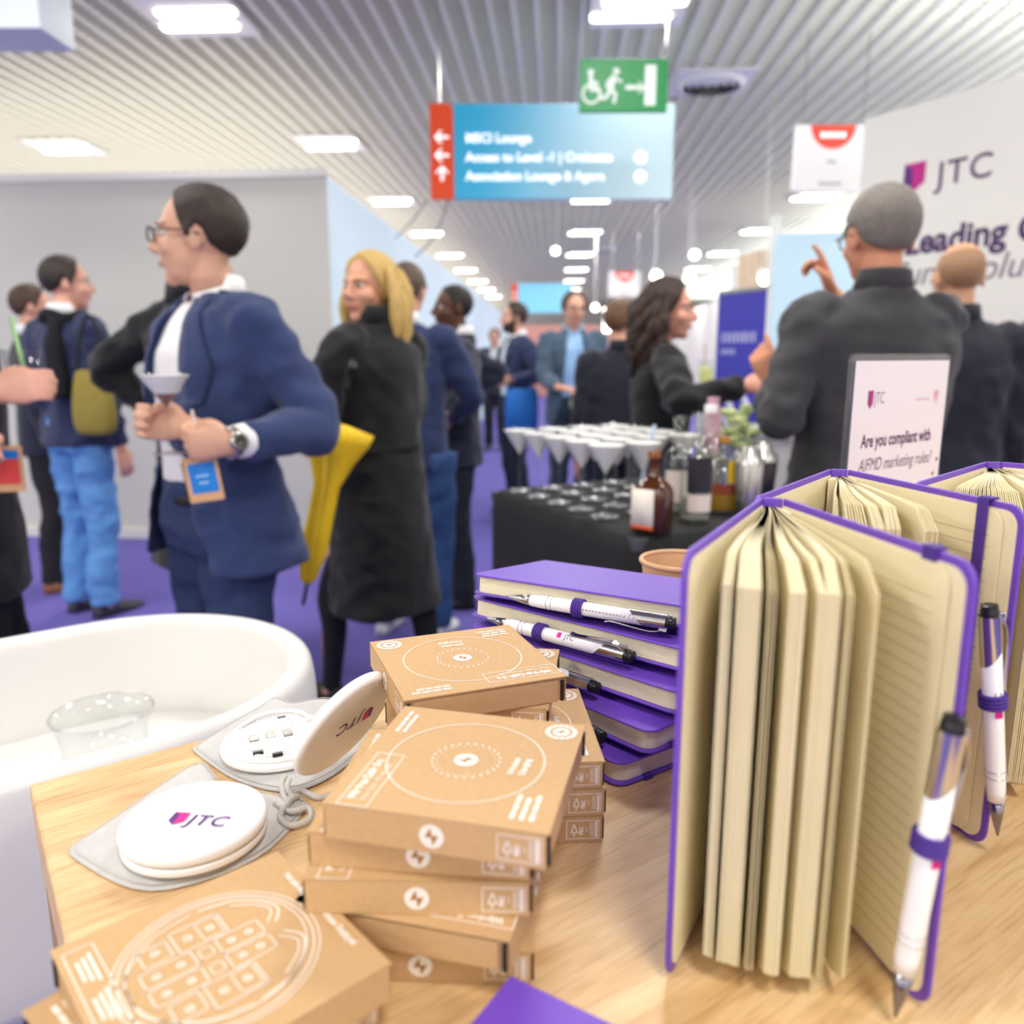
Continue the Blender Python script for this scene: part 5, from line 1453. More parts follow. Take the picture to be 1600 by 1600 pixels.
    if glasses:
        gm = mat('spectacle_frame', glasses, .3, var=0); m = MB()
        for sx in (-1, 1):
            q = [(sx * (.033 + .0225 * (abs(cos(t_)) ** .7) * (1 if cos(t_) > 0 else -1)), .104 - abs(cos(t_)) * .002, .002 + .0165 * (abs(sin(t_)) ** .7) * (1 if sin(t_) > 0 else -1)) for t_ in [2 * pi * i / 28 for i in range(28)]]
            m.tube(q, .0021, 8, HM, True)
            m.tube([(sx * .056, .102, .008), (sx * .074, .085, .008), (sx * .084, .0, .010), (sx * .084, -.03, .0)], .0020, 8, HM)
        m.tube([(-.011, .105, .006), (0, .108, .008), (.011, .105, .006)], .002, 8, HM)
        gl = m.obj('glasses', gm, root, smooth=True)
        m = MB()
        for sx in (-1, 1): m.disc((0, 0, 0), .0215, 20, HM @ Matrix.Translation((sx * .033, .1035, .002)) @ Matrix.Rotation(pi / 2, 4, 'X'), .0155)
        m.obj('lens', GL_T, gl)
    # ---- trousers
    seed = len(label) * 1.7
    def fold_leg(c):
        return fold * (.008 * noise.noise(Vector((c.x * 9, c.y * 9 + seed, c.z * 11))) + .010 * (.3 - abs(noise.noise(Vector((c.x * 6 + c.z * 4, c.y * 6 + seed, c.z * 8 - c.x * 5))))) + .004 * noise.noise(Vector((c.x * 20, c.y * 20, c.z * 26 + seed))))
    if legs != 'tights':
        lm = MB()
        lm.loft([se_ring(z, 0, 0, rx * k * g, ry * g, 2.2, 24) for z, rx, ry in ((.84, .172, .118), (.90, .178, .124), (.98, .170, .118), (1.03, .162, .112))])
        for i, sx in enumerate((1, -1)):
            lm.tube(soft([Vector((sx * (hipx + .002), 0, .90)), Vector((sx * hipx, .008 + step[i] * .4, .70)), kn[i], (kn[i] + an[i]) / 2 + Vector((0, -.012, 0)), an[i] + Vector((0, -.004, -.025))], 3),
                    [.098 * g, .096 * g, .092 * g, .088, .084, .080, .075, .073, .071, .069, .067 + leg_flare, .066 + leg_flare, .066 + leg_flare], 16)
        fuse(lm, 'trousers', mat('cloth_' + leg_col.strip('#'), leg_col, .85, var=.07, scale=50, bump=.35, bscale=900), root, cvx, 3, fold_leg)
    else:
        lm = MB()
        for i, sx in enumerate((1, -1)):
            lm.tube(soft([Vector((sx * hipx, 0, .80)), kn[i], (kn[i] * .6 + an[i] * .4) + Vector((0, -.015, 0)), an[i] + Vector((0, 0, -.03))], 3), [.075, .07, .062, .055, .056, .056, .052, .046, .04, .038], 14)
        fuse(lm, 'tights', mat('black_tights', leg_col, .7, var=.05), root, cvx, 2)
    # ---- shoes
    if shoes:
        for i, sx in enumerate((1, -1)):
            sm = MB(); c = an[i]; rings = []
            for yy, w_, zt in ((-.085, .022, .045), (-.075, .032, .075), (-.03, .037, .085), (.03, .038, .078), (.08, .043, .055), (.13, .042, .042), (.17, .032, .034), (.188, .014, .024)):
                rings.append([(c.x + sx * .006 * (yy > .05) + w_ * cos(t_), c.y + yy + .02, max(.003, .003 + (zt - .003) * max(0, sin(t_)))) for t_ in [2 * pi * q / 16 for q in range(16)]])
            sm.loft(rings); so = sm.obj('shoe', mat('shoe_' + shoe_col.strip('#'), shoe_col, .4, var=.05), root, smooth=True)
    # ---- top
    TM = mat('cloth_' + top_col.strip('#'), top_col, .85, var=.07, scale=50, bump=.35, bscale=900, sheen=.15)
    def fold_top(c):
        n1 = noise.noise(Vector((c.x * 8 + seed, c.y * 8, c.z * 6)))
        n2 = noise.noise(Vector((c.x * 14 + c.z * 9, c.y * 14, c.z * 17 - c.x * 8 + seed)))
        n3 = noise.noise(Vector((c.x * 5 - c.z * 6 + seed, c.y * 7, c.z * 9 + c.x * 7)))
        q = abs(c.x) / .2
        return fold * (.007 * n1 + .010 * n2 * min(1, q) + .012 * (.35 - abs(n3)) * min(1, .35 + q))
    jm = MB()
    ext = 0
    R0 = [(hem, -flare * .3, .190 + flare, .136 + flare), ((hem + 1.08) / 2, -flare * .1, .184 + flare * .5, .128 + flare * .5), (1.08, .0, .172, .118), (1.22, .0, .188, .126), (1.34, -.006, .197, .124), (1.41, -.010, .178, .102), (1.455, -.013, .112, .078), (1.49, -.015, .074, .070)]
    if top == 'coat': R0 = [(hem, -.01, .235, .185), ((hem + 1.05) * .5, -.005, .205, .155), (1.05, 0, .176, .128)] + [(z, cy, rx * 1.04, ry * 1.06) for z, cy, rx, ry in R0[3:-1]] + [(1.505, -.012, .082, .08)]
    jm.loft([[tuple(ln(p)) for p in se_ring(z, 0, cy, (rx + ext) * k * g, (ry + ext) * g, 2.25, 28)] for z, cy, rx, ry in R0])
    su = 1.12 if top == 'coat' else (.94 if top == 'shirt' else 1.0)
    for sh, e, w_, i in ((shR, eR, wR, 0), (shL, eL, wL, 1)):
        we = e.lerp(w_, sleeve)
        jm.tube(soft([sh.lerp(Vector((0, 0, sh.z)), .25) + Vector((0, 0, -.012)), sh, sh.lerp(e, .45), e, e.lerp(we, .45), we], 3),
                [q * su for q in (.062, .066, .069, .070, .070, .069, .067, .064, .062, .060, .058, .056, .053, .050, .047, .045)], 16)
    W0 = None
    if open_w:
        pts = open_w
        def W0(z):
            if z >= pts[0][0]: return pts[0][1]
            for (z0, w0), (z1, w1) in zip(pts[:-1], pts[1:]):
                if z >= z1: return w0 + (w1 - w0) * (z0 - z) / (z0 - z1)
            return pts[-1][1]
        xc = 0.0
        cut = lambda c, n: ((c.y - lean * max(0, c.z - .9)) > .03 and abs(c.x) < W0(c.z) and c.z < 1.52 and n.y > -.2 and not near_arm(c)) or (c.z < hem + .02 and n.z < -.7)
    else: cut = (lambda c, n: c.z < hem + .02 and n.z < -.7)
    def near_arm(c):
        for e, w_ in ((eR, wR), (eL, wL)):
            v = w_ - e; t_ = max(0, min(1, (c - e).dot(v) / v.length_squared))
            if (c - (e + v * t_)).length < .085: return True
        return False
    nm = {'jacket': 'jacket', 'coat': 'coat', 'shirt': 'shirt'}[top]
    jk = fuse(jm, nm, TM, root, cvx, 4, fold_top, cut, .006)
    jb = PRECUT
    SH = mat('cloth_' + shirt_col.strip('#'), shirt_col, .75, var=.04, scale=40, bump=.25, bscale=700)
    if open_w:
        sm = MB(); sm.loft([[tuple(ln(p)) for p in se_ring(z, 0, cy, rx * k * g, ry * g, 2.2, 28)] for z, cy, rx, ry in ((.955, 0, .156, .112), (1.0, 0, .160, .113), (1.08, .004, .156, .110), (1.25, .004, .172, .118), (1.35, 0, .176, .114), (1.42, -.008, .15, .090), (1.47, -.012, .072, .068))])
        fuse(sm, 'shirt_front', SH, root, cvx, 3, lambda c: .004 * noise.noise(Vector((c.x * 16, c.y * 10, c.z * 12 + seed))))
        for sx in (-1, 1):          # lapels
            vs, fs = [], []; nzr = 16
            for j in range(nzr + 1):
                z = 1.475 - (1.475 - 1.14) * j / nzr; f = j / nzr
                wd_ = (.030 + .055 * min(1, f * 2.2)) * (1 - max(0, (f - .45) / .55)) + .003
                for q in range(4):
                    x = sx * (W0(z) + .001 + wd_ * q / 3); y0 = ln((0, 0, z)).y
                    hit = jb.ray_cast(Vector((x, y0 + .5, z)), Vector((0, -1, 0)))
                    vs.append(tuple(hit[0] + hit[1] * .008) if hit[0] is not None and hit[0].y > y0 - .03 else None)
            ok = {i: n_ for n_, i in enumerate([i for i, v in enumerate(vs) if v is not None])}
            for j in range(nzr):
                for q in range(3):
                    f = (j * 4 + q, j * 4 + q + 1, j * 4 + q + 5, j * 4 + q + 4)
                    if all(i in ok for i in f): fs.append(tuple(ok[i] for i in f))
            if fs:
                m = MB(); m.add([vs[i] for i in ok], fs); m.obj('lapel', TM, root, smooth=True, solid=.004)
    if collar:
        rings = []
        cm = SH if open_w or collar == 'shirt' else TM
        n = 26; M0 = MB(); vs = []; hgt = .050 if top != 'coat' else .075; r0 = .064 * (k if female else 1) + (.012 if top == 'coat' else 0)
        for i in range(n + 1):
            t_ = radians(90 + 16) + (2 * pi - radians(32)) * i / n if open_w else radians(90) + 2 * pi * i / n
            fr = max(0, sin(t_))
            for zz, rr in ((-.012, 1.10), (hgt - .022 * fr, 1.0), (hgt - .022 * fr - .006, 1.10), (-.004 - .016 * fr, 1.24)):
                p = ln((r0 * rr * cos(t_), -.014 + r0 * rr * sin(t_) * 1.02, 1.472 + zz + (.018 if sin(t_) < 0 else -.006))); vs.append(tuple(p))
        M0.add(vs, [(4 * i + e, 4 * i + 4 + e, 4 * i + 5 + e, 4 * i + 1 + e) for i in range(n) for e in range(3)])
        M0.obj('collar', cm, root, smooth=True, solid=.002)
        if open_w:   # jacket collar at the back
            M1 = MB(); vs = []
            for i in range(n + 1):
                t_ = radians(180 - 20) + radians(220) * i / n
                for zz, rr in ((-.02, 1.22), (.030, 1.16), (.026, 1.26), (-.022, 1.42)):
                    vs.append(tuple(ln((r0 * rr * cos(t_), -.014 + r0 * rr * sin(t_), 1.47 + zz))))
            M1.add(vs, [(4 * i + e, 4 * i + 4 + e, 4 * i + 5 + e, 4 * i + 1 + e) for i in range(n) for e in range(3)])
            M1.obj('jacket_collar', TM, root, smooth=True, solid=.003)
    root['_dummy'] = 0; del root['_dummy']
    return dict(root=root, W=W, inv=inv, wR=wR, wL=wL, eR=eR, eL=eL, HM=HM, jk=jk, body=body, ln=ln)
def at(px, d): 
    p = Pd(px, 700, d); return (p.x, p.y)
def hgt(px, y, d): return Pd(px, y, d).z
OPEN = [(1.48, .045), (1.40, .055), (1.22, .075), (1.05, .085), (.95, .10), (.84, .14), (.74, .19)]
BUTT = [(1.48, .045), (1.40, .060), (1.28, .045), (1.16, .010), (1.10, .0)]

# ------------------------------------------------------------------ the man in the navy suit
d0 = 2.10
hero = person('person in navy suit and glasses holding a foamy cocktail, facing left', at(338, d0), 140, hgt(320, 287, d0 - .05), head=(-44, 2), hs=1.03,
    arms=(('px', 292, 668, 1.86), ('px', 362, 692, 1.80)), top_col='#2b3b66', leg_col='#2c3a60', shirt_col='#f3f1ef', skin_col='#dcab8e', hair=('short', '#33261f', .010), glasses='#3a2c28',
    hem=.80, open_w=[(1.48, .05), (1.40, .07), (1.22, .10), (1.05, .11), (.95, .12), (.88, .15), (.78, .20)], fold=1.3, detail=2, lean=-.02, sleeve=.86, girth=1.10, flare=.035,
    hands=({'world': True, 'dir': (-.75, -.25, .12), 'palm': (.45, -.75, .1), 'curl': 62, 'pole': (.8, -.6, -.5)}, {'world': True, 'dir': (-.95, -.15, -.05), 'palm': (.1, .95, .25), 'curl': 52, 'polew': (.55, .25, -.8)}))
R = hero['root']
def wchild(mb, name, m_, smooth=True, par=R, info=None, **kw):   # geometry given in world space, kept under a person
    info = info or hero; mb.v = [tuple(info['inv'] @ Vector(v)) for v in mb.v]
    return mb.obj(name, m_, par, smooth=smooth, **kw)
W_ = lambda p, info=None: (info or hero)['W'] @ Vector(p)
# cuffs, watch, belt, badge, lanyard
wl, el = W_(hero['wL']), W_(hero['eL']); ax = (wl - el).normalized(); x_, y_, z_ = rot_to(ax)
def ring_pts(c, r, n=24): return [c + (y_ * cos(2 * pi * i / n) + z_ * sin(2 * pi * i / n)) * r for i in range(n)]
m = MB(); c0 = el.lerp(wl, .84); c1 = el.lerp(wl, .96); m.loft([[tuple(p) for p in ring_pts(c0, .040)], [tuple(p) for p in ring_pts(c1, .038)], [tuple(p) for p in ring_pts(c1, .034)], [tuple(p) for p in ring_pts(c0, .034)]], None, False, False); wchild(m, 'shirt_cuff', mat('cloth_f3f1ef', '#f3f1ef'))
m = MB(); cw = el.lerp(wl, 1.02) ; m.tube(ring_pts(cw, .0335), .006, 8, None, True); wband = wchild(m, 'watch_strap', STEEL)
to_cam = (CAM - cw); to_cam = (to_cam - ax * to_cam.dot(ax)).normalized()
m = MB(); Mw = basis(cw + to_cam * .033, ax, to_cam.cross(ax), to_cam); m.lathe([(.021, -.004), (.0225, .002), (.021, .008), (.017, .008)], 28, Mw, True, False); wf = wchild(m, 'watch_case', STEEL)
m = MB(); m.disc((0, 0, .0082), .0175, 24, Mw); wchild(m, 'watch_dial', mat('dark_dial', '#2a2823', .4, var=.05))
m = MB()
for t_ in range(12): m.box((.0145 * cos(pi * t_ / 6), .0145 * sin(pi * t_ / 6), .0088), (.002, .002, .0004), Mw)
m.box((.004, .003, .0088), (.011, .001, .0003), Mw @ Matrix.Rotation(.6, 4, 'Z')); wchild(m, 'dial_marks', INK_W)
m = MB(); m.tube([(.163 * cos(2 * pi * i / 36), .118 * sin(2 * pi * i / 36), .975) for i in range(36)], .014, 8, None, True); m.obj('belt', mat('dark_belt', '#26221f', .5, var=.05), R, smooth=True)
bj = bvh_of(hero['jk'])
# badge on a lanyard, hanging in front of the belt
pb = Pd(318, 750, 1.82); out_ = (CAM - pb); out_.z = 0; out_.normalize(); out_ = (out_ + Vector((-.35, 0, 0))).normalized()
xb = Vector((-out_.y, out_.x, 0)); Mb = basis(pb, xb, Vector((.05, 0, 1)).normalized(), out_) @ Matrix.Rotation(radians(8), 4, 'Z')
bt = thing('name_badge', 'kraft and blue name badge hanging before the navy suit\'s belt', 'badge', pb, 0, rot=Mb.to_euler())
m = MB(); m.prism(rrect(-.040, -.050, .040, .055, .004), -.0012, .0012); m.obj('holder', mat('kraft_badge', '#d7a878', .6, var=.04, scale=90), bt)
m = MB(); m.prism(rrect(-.030, -.030, .033, .040, .002), .0012, .0018); m.obj('blue_card', mat('azure_print', '#1e7fd0', .45, var=.10, scale=60), bt)
m = MB()
for q, wd_ in enumerate((.03, .022)): m.box((0, .010 - .016 * q, .0020), (wd_, .004, .0003))
m.obj('pale_print', mat('pale_blue_print', '#a9d2ee', .5, var=0), bt)
m = MB(); m.box((-.041, 0, -.003), (.006, .09, .004)); m.obj('dark_edge', BLACK_P, bt)
m = MB(); m.tube(soft([(0, .055, 0), (.004, .10, -.01), (.0, .16, -.02)], 4), .003, 6); m.obj('clip_strap', mat('pale_strap', '#e3dcd6', .6, var=.03), bt, smooth=True)
# cocktail in his hand
MILK = mat('foam_white', '#f7f4ef', .5, var=.01); COF = mat('coffee_brown', '#8c6a5c', .3, var=.04)
gb = Pd(256, 584, 1.80)
gt = thing('martini_glass', 'held martini glass with white foam over brown coffee liquor', 'glass', (gb.x, gb.y, gb.z - .178), 0)
martini(gt, {'coffee': (0, .42, COF), 'foam': (.42, .96, MILK)}, .178, .058)

# ------------------------------------------------------------------ the others, left to right
pe = person('person in black cut off at the left edge, holding a clear cup', at(-75, 1.98), -62, 1.78, arms=(('px', -8, 612, 1.86), ('px', -40, 690, 1.75)), top_col='#0f0f13', leg_col='#15151a', skin_col='#e3ab95', hair=('short', '#30241c', .014), detail=1, hem=.72,
    hands=({'world': True, 'dir': (.95, .1, .15), 'palm': (.2, .9, -.1), 'curl': 46}, None))
cpos = Pd(36, 580, 1.92)
t = thing('plastic_cup', 'clear plastic cup of green drink held at the left edge', 'cup', (cpos.x, cpos.y, cpos.z - .065))
m = MB(); m.lathe([(.030, 0), (.031, .002), (.042, .115), (.040, .115), (.029, .004), (.001, .004)], 28); m.obj('cup_body', GL_T, t, smooth=True)
m = MB(); m.lathe([(.028, .005), (.034, .055), (.001, .055)], 24); m.obj('drink', mat('pale_lime_drink', '#dfe6c8', .3, var=.03, trans=.3), t, smooth='auto')
m = MB(); m.tube([(.01, .0, .02), (-.022, .01, .19)], .005, 8); m.obj('straw', mat('green_straw', '#9fd08a', .4, var=0), t, smooth=True)
p = Pd(5, 738, 1.80); t = thing('name_badge', 'kraft badge with red print at the left edge', 'badge', p, 0, rot=(pi / 2, 0, YAW + .3))
m = MB(); m.prism(rrect(-.05, -.045, .042, .06, .004), -.0015, .0015); m.obj('holder', mat('kraft_badge', '#d7a878', .6), t)
m = MB(); m.prism(rrect(-.045, -.028, .034, .03, .002), .0016, .0022); m.obj('red_print', mat('red_badge_print', '#e2473f', .5, var=.05), t)
m = MB(); m.prism(rrect(-.045, .03, .034, .05, .002), .0016, .0022); m.obj('blue_print', mat('azure_print', '#1e7fd0'), t)

d = 4.5
person('person in dark suit and brown shoes, seen from behind beside the left wall', at(70, d), -58, hgt(80, 447, d), top_col='#1f2438', leg_col='#1d1c22', shoe_col='#8a5632', hair=('crop', '#4a3526', .014), skin_col='#dca48a', detail=0, collar='shirt', hem=.80, head=(5, 0))
d = 4.05
pj = person('person in navy blazer and light blue jeans, seen from behind', at(126, d), -24, hgt(140, 403, d), head=(-28, 0), arms=(None, ('px', 122, 660, d - .02)), top_col='#252d50', leg_col='#5d92cf', shoe_col='#3a3440', hair=('short', '#2f2620', .016), skin_col='#dfa78f', detail=1, hem=.86, leg_flare=.006,
    stance=.085, girth=1.02, collar='shirt', hands=(None, {'world': True, 'dir': (-1, .05, 0), 'palm': (.1, .9, .1), 'curl': 58, 'pole': (-.2, -1, -.6)}), fold=1.5)
# black scarf and olive shoulder bag
m = MB(); sc = [pj['ln']((.085 * cos(t_), -.015 + .082 * sin(t_), 1.475 + .012 * sin(3 * t_))) for t_ in [2 * pi * i / 20 for i in range(20)]]
m.tube(sc, .030, 10, None, True); m.tube(soft([(.06, -.10, 1.46), (.085, -.135, 1.36), (.10, -.145, 1.24), (.105, -.15, 1.10)], 4), [.034] * 4 + [.045] * 5 + [.05] * 4, 12)
m.obj('scarf', mat('black_scarf', '#14161c', .9, var=.15, scale=60, bump=.5), pj['root'], smooth=True)
p = Pd(146, 628, d - .24)
t = thing('shoulder_bag', 'olive cloth shoulder bag behind the navy blazer', 'bag', (p.x, p.y, p.z - .16), radians(-10))
OLV = mat('olive_cloth', '#8f8038', .85, var=.12, scale=25, bump=.4, bscale=500)
m = MB(); m.loft([se_ring(z, 0, 0, rx, ry, 2.8, 24) for z, rx, ry in ((0, .075, .03), (.02, .11, .045), (.12, .115, .05), (.22, .10, .04), (.30, .085, .022), (.31, .07, .012))]); m.obj('bag_body', OLV, t, smooth=True, subsurf=1)
m = MB(); m.tube(soft([(-.07, 0, .30), (-.05, 0, .42), (.0, .02, .56), (.05, .03, .44), (.07, 0, .30)], 5), .008, 8); m.obj('strap', mat('black_strap', '#191919', .7, var=.05), t, smooth=True)

d = 3.15
person('person in long black coat standing behind the navy suit, head hidden by his', at(322, d), -28, 1.80, head=(-45, 0), arms=(None, ('px', 246, 650, d + .12)), top='coat', top_col='#111113', leg_col='#17171b', hair=('short', '#1d1a1a', .015), detail=1, hem=.50, collar=True, girth=1.05,
    hands=(None, {'pole': (-1, -.6, -.3)}), fold=1.6)

d = 2.92
pw = person('person with long blond hair in a long black coat, looking over her shoulder', at(592, d), 62, hgt(590, 397, d), head=(86, 0), face_open=82, hs=1.05, arms=(('loc', .12, .26, 1.08), ('loc', -.10, .28, 1.05)), top='coat', top_col='#0f0f11', leg_col='#121214', legs='tights', skin_col='#dca184', hair=('women', '#c9a763', .016, .27, .25), female=True, detail=2,
    hem=.42, stance=.09, step=(-.10, .16), girth=1.08, hands=({'pole': (.9, -.7, -.2)}, {'pole': (-.9, -.5, -.2)}), fold=1.1)
m = MB(); m.tube([pw['ln']((.176 * cos(t_), .128 * sin(t_), 1.045)) for t_ in [2 * pi * i / 32 for i in range(32)]], .019, 8, None, True); m.obj('coat_belt', mat('black_belt_cloth', '#0f0f10', .85, var=.1, bump=.3), pw['root'], smooth=True)
# yellow umbrella
A, B = Pd(530, 662, 2.50), Pd(480, 912, 2.45)
ax = (B - A); L_ = ax.length; x_, y_, z_ = rot_to(ax); Mu = basis(A, y_, z_, x_)
t = thing('umbrella', 'yellow loosely furled umbrella hanging between navy suit and black coat', 'umbrella', A, 0, rot=Mu.to_euler())
YU = mat('yellow_umbrella_cloth', '#ffcd22', .6, var=.06, scale=20)
m = MB(); rings = []
for f, r in ((.0, .02), (.03, .085), (.10, .080), (.22, .055), (.38, .032), (.62, .034), (.80, .038), (.97, .024), (1.0, .010)):
    rings.append([(r * (1 + (.34 - .14 * f) * sin(4 * t_ + f * 3)) * cos(t_), r * (1 + (.34 - .14 * f) * sin(4 * t_ + f * 3)) * sin(t_), f * L_) for t_ in [2 * pi * i / 48 for i in range(48)]])
m.loft(rings); m.obj('canopy', YU, t, smooth=True)
m = MB(); m.tube([(0, 0, -.12), (0, 0, L_ + .07)], .006, 8); m.obj('shaft', BLACK_P, t)
m = MB(); m.tube(soft([(0, 0, -.10), (0, 0, -.16), (.02, 0, -.19), (.045, 0, -.17)], 4), .011, 8); m.obj('handle', BLACK_P, t, smooth=True)

d = 3.72
person('person in navy jacket and jeans with white trainers, behind the blond woman', at(640, d), -12, hgt(640, 413, d), head=(8, 0), arms=(('loc', .13, .24, 1.04), ('loc', -.10, .25, 1.06)), top_col='#26345c', leg_col='#2f4d80', shoe_col='#e9ebec', hair=('crop', '#5b4a3c', .013), skin_col='#d9a58c', detail=0, hem=.82, stance=.13, collar='shirt', hands=({'pole': (1, -.5, -.3)}, None))
d = 4.2
person('person with very short dark hair in dark suit, smiling to the left', at(716, d), 98, hgt(710, 446, d), head=(14, 0), arms=(('px', 720, 610, d + .2), ('px', 690, 600, d - .05)), top_col='#1e2238', leg_col='#1b202c', shirt_col='#f2f2f2', skin_col='#5a3a2a', hair=('crop', '#1c1818', .005), detail=1, hem=.80, open_w=BUTT, collar=True, hands=(None, {'pole': (-1, -.6, -.3)}))
d = 11.5
person('small distant person in dark clothes between two suited men', at(774, d), 170, hgt(775, 514, d), top_col='#2a2c3c', leg_col='#23232b', hair=('short', '#3a2a20', .014), skin_col='#d9a287', detail=0, open_w=BUTT)
d = 6.7
pb_ = person('bearded person in navy blazer and white shirt holding a white cup', at(806, d), 112, hgt(803, 474, d), head=(-10, 0), arms=(('px', 786, 592, d - .25), ('px', 798, 594, d - .32)), top_col='#252f52', leg_col='#1d2232', shirt_col='#f0f0ee', skin_col='#d39c80', hair=('short', '#3b2a1f', .016), beard='#3a2a20', detail=1, hem=.80, open_w=OPEN,
    hands=({'curl': 45}, {'curl': 45}))
p = Pd(778, 580, d - .40); t = thing('paper_cup', 'white cup held by the bearded person in navy blazer', 'cup', (p.x, p.y, p.z - .05))
m = MB(); m.lathe([(.030, 0), (.031, .002), (.045, .085), (.043, .085), (.029, .004), (.001, .004)], 24); m.obj('body', WHITE_M, t, smooth='auto')
m = MB(); m.tube([(.0445 * cos(2 * pi * i / 24), .0445 * sin(2 * pi * i / 24), .085) for i in range(24)], .0022, 6, None, True); m.obj('rim', WHITE_M, t, smooth=True)
p = Pd(815, 640, d - .50); t = thing('tote_bag', 'bright blue bag hanging before the bearded person', 'bag', (p.x, p.y, p.z - .19), .2)
m = MB(); m.loft([se_ring(z, 0, 0, rx, ry, 3.0, 24) for z, rx, ry in ((0, .10, .04), (.02, .125, .06), (.18, .13, .065), (.34, .125, .03), (.35, .12, .02))]); m.obj('bag_body', mat('azure_cloth', '#1463b4', .7, var=.12, scale=14, bump=.3), t, smooth=True)
m = MB(); m.tube(soft([(-.09, 0, .34), (-.07, 0, .52), (.0, .03, .66), (.07, 0, .52), (.09, 0, .34)], 5), .009, 8); m.obj('strap', mat('navy_strap', '#1b2c55', .7, var=.05), t, smooth=True)
d = 6.1
pg = person('person in grey-blue blazer, blue shirt and glasses, facing the camera', at(893, d), 186, hgt(905, 457, d), head=(14, -6), arms=(('px', 874, 606, d - .34), None), top_col='#44576a', leg_col='#22303c', shirt_col='#9cc4ee', skin_col='#d59f84', hair=('short', '#4b382a', .014), glasses='#2b2422', detail=1, hem=.78, open_w=OPEN, girth=1.06,
    hands=({'world': True, 'dir': (.9, -.3, -.1), 'palm': (.1, .3, -1), 'curl': 50}, None))
p = Pd(897, 628, d - .42); t = thing('short_glass', 'small glass of lime drink held by the grey-blue blazer', 'glass', (p.x, p.y, p.z - .045))
m = MB(); m.lathe([(.028, 0), (.029, .002), (.034, .09), (.032, .09), (.027, .004), (.001, .004)], 24); m.obj('glass_body', GL_T, t, smooth=True)
m = MB(); m.lathe([(.026, .005), (.030, .06), (.001, .06)], 20); m.obj('drink', mat('lime_drink', '#d7dd86', .3, var=.03, trans=.2), t, smooth='auto')
p = Pd(912, 600, d - .26); t = thing('name_badge', 'pale name badge on the blue shirt of the grey-blue blazer', 'badge', p, 0, rot=(pi / 2, 0, .08))
m = MB(); m.prism(rrect(-.05, -.07, .05, .07, .006), -.002, .002); m.obj('holder', mat('pale_badge', '#d6dcec', .5, var=.03), t)
m = MB(); m.prism(rrect(-.05, .04, .05, .07, .004), .002, .003); m.obj('pink_strip', mat('pink_badge', '#e3b3bd', .5, var=.03), t)
m = MB(); m.tube([(0, .07, 0), (-.05, .30, -.02)], .004, 6); m.tube([(0, .07, 0), (.05, .30, -.02)], .004, 6); m.obj('lanyard', mat('blue_lanyard', '#4c6ea8', .6, var=.02), t)
d = 4.3
person('person with brown hair in navy jumper, back turned, behind the dark-haired woman', at(966, d), 8, hgt(985, 472, d), head=(-30, 0), top_col='#20222f', leg_col='#1c2530', hair=('short', '#6a4c33', .02), skin_col='#dca88f', detail=0, hem=.84, girth=1.04)
d = 3.15
pd_ = person('person with long dark wavy hair in black, reaching out to the right', at(1030, d), -86, hgt(1035, 440, d), head=(-16, -2), face_open=88, arms=(('px', 1163, 604, 2.82), None), top_col='#101012', leg_col='#17171a', skin_col='#dd9f88', hair=('women', '#3a2a22', .020, .30, 1.9), female=True, detail=2, hem=.86, girth=1.0,
    hands=({'world': True, 'dir': (.95, -.2, .1), 'palm': (0, .9, -.3), 'curl': 30}, {}), fold=1.2)
# behind the bar
d = 2.25
gm_ = person('grey-haired person in dark grey overshirt, seen from behind, one hand raised', at(1352, d), 6, hgt(1365, 292, d), head=(0, -2), hs=1.06, arms=(('px', 1300, 458, 2.52), ('px', 1212, 600, 2.40)), top='shirt', top_col='#38373b', leg_col='#1d1d20', skin_col='#d2916f', hair=('receding', '#7b746c', .010), glasses='#8e8a88', detail=2, hem=.80, girth=1.12, collar=True, sleeve=.90,
    hands=({'world': True, 'dir': (-.35, .1, .9), 'palm': (-.9, .1, .2), 'curl': [8, 52, 58, 60], 'polew': (.2, .5, -1)}, {'world': True, 'dir': (-.45, .1, .85), 'palm': (.3, .9, 0), 'curl': [20, 40, 50, 54], 'polew': (-.35, -.5, -1)}), fold=1.3)
d = 2.85
person('bald person in dark navy polo, seen from behind before the stand wall', at(1472, d), -12, hgt(1460, 379, d), head=(4, 0), top='shirt', top_col='#20222e', leg_col='#1b1b1f', skin_col='#d5a27f', hair=('stubble', '#a37c5c', .002), detail=1, hem=.82, girth=1.08, sleeve=.93, fold=1.3)

# ------------------------------------------------------------------ roll-up banner
A, B = Pd(1124, 458, 4.6), Pd(1200, 452, 4.25)
W = (B - A).xy.length; t = thing('rollup_banner', 'blue roll-up banner behind the handshake at the bar', 'banner', (A.x, A.y, 0), atan2((B - A).y, (B - A).x))
BLUE = mat('banner_blue', '#3f3fb4', .5, var=.02, scale=4); H = A.z
m = MB(); m.box((W / 2, 0, H / 2 + .04), (W, .004, H - .08)); m.obj('fabric', BLUE, t)
m = MB(); m.box((W / 2, 0, H), (W + .01, .016, .022)); m.obj('top_rail', STEEL, t, bevel=.003)
m = MB(); m.box((W / 2, 0, .04), (W + .03, .14, .08)); m.obj('cassette', STEEL, t, bevel=.012)
m = MB(); m.box((W / 2, .012, H / 2), (.02, .01, H)); m.obj('pole', STEEL, t)
for x in (-.004, W + .004):
    m = MB(); m.box((x, 0, H / 2 + .04), (.008, .006, H - .08)); m.obj('white_edge', WHITE_M, t)
Rb = Matrix.Translation((0, -.0035, 0)) @ Matrix.Rotation(pi / 2, 4, 'X')
m = MB(); z0 = Pd(1160, 527, 4.4).z
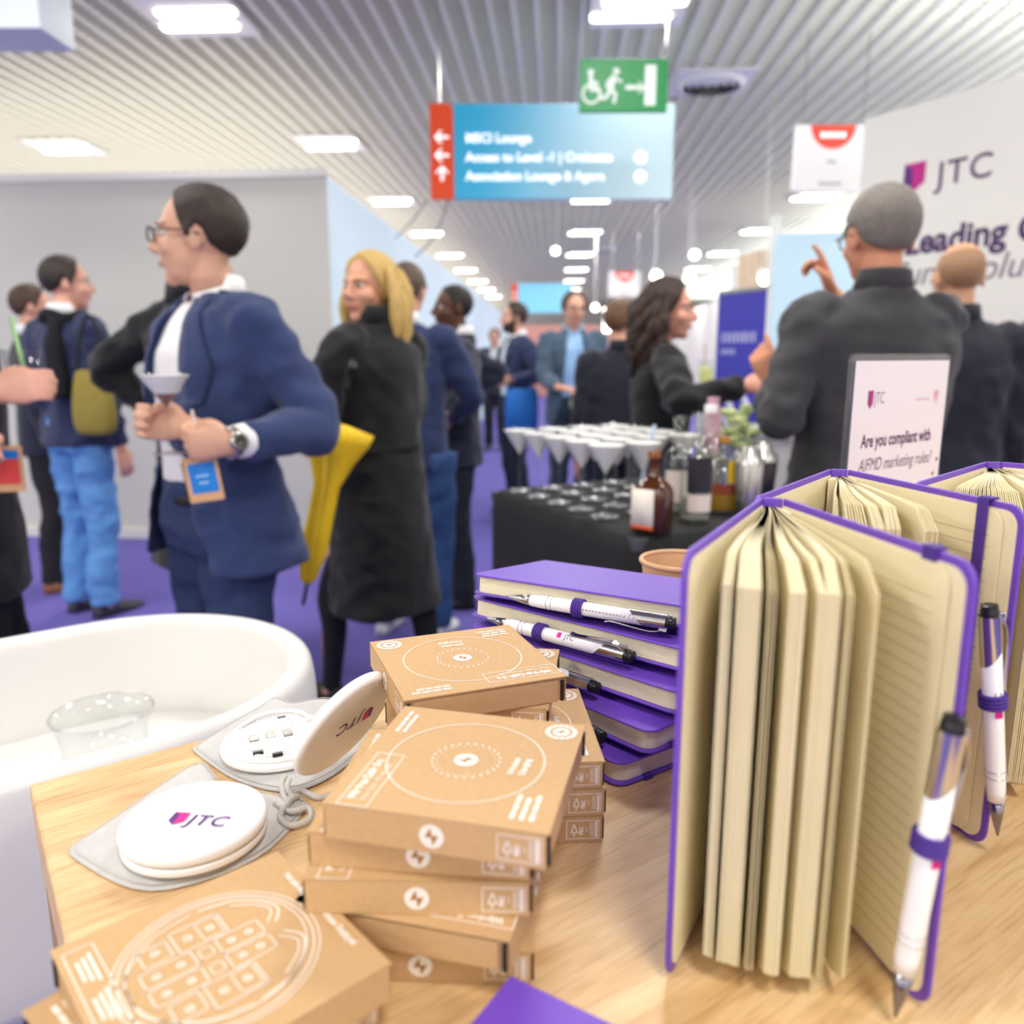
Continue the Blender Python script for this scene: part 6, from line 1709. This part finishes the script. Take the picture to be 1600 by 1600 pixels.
for q, (x, wd_) in enumerate(((.14, .05), (.24, .06), (.33, .05), (.42, .06), (.51, .05), (.60, .07), (.70, .05), (.79, .05))): m.box((W * x, z0, 0), (W * wd_, .055, .0006), Rb)
for q in range(4): m.box((W * (.14 + .08 * q), z0 - .075, 0), (W * .05, .03, .0006), Rb)
m.obj('pale_print', mat('banner_print', '#b9bbe8', .5, var=0), t)
m = MB(); z1 = Pd(1150, 652, 4.4).z
for cx_, s_ in ((.30, .10), (.62, .13)):
    P = soft([(W * cx_ - s_ * .5, z1 - s_, 0), (W * cx_ + s_ * .2, z1 - s_ * .5, 0), (W * cx_ - s_ * .3, z1, 0), (W * cx_ + s_ * .4, z1 + s_ * .4, 0), (W * cx_, z1 + s_ * .9, 0)], 5)
    m.tube(P, .018, 8, Rb)
m.obj('white_flourish', mat('banner_white', '#dfe0f4', .5, var=0), t)
# white counter behind the bar on the right
A = Pd(1226, 640, 3.6); t = thing('counter', 'white counter end standing right of the blue banner', 'counter', (A.x, A.y, 0), .35)
m = MB(); m.box((.25, .2, .48), (.5, .4, .96)); m.obj('counter_body', WHITE_W, t, bevel=.004)
m = MB(); m.box((.25, .2, .975), (.54, .44, .03)); m.obj('counter_top', WHITE_P, t, bevel=.004)
p = Pd(1103, 580, 3.9); t = thing('tall_glass', 'distant tall glass of green drink with stirrer beside the banner', 'glass', (p.x, p.y, p.z - .07))
m = MB(); m.lathe([(.03, 0), (.031, .002), (.036, .12), (.034, .12), (.029, .004), (.001, .004)], 24); m.obj('glass_body', GL_T, t, smooth=True)
m = MB(); m.lathe([(.028, .004), (.034, .09), (.001, .09)], 20); m.obj('drink', mat('lime_drink', '#d7dd86'), t, smooth='auto')
m = MB(); m.tube([(0, 0, .01), (-.012, 0, .20)], .004, 6); m.obj('stirrer', FIN, t)
t2 = thing('bar_pedestal', 'slim white pedestal under the distant green drink', 'pedestal', (p.x, p.y, 0))
m = MB(); m.lathe([(.16, 0), (.16, .015), (.03, .03), (.03, p.z - .10)], 28); m.obj('column', WHITE_M, t2, smooth='auto')
m = MB(); m.lathe([(.2, p.z - .095), (.2, p.z - .072), (.001, p.z - .0715)], 32); m.obj('top', WHITE_M, t2, smooth='auto')
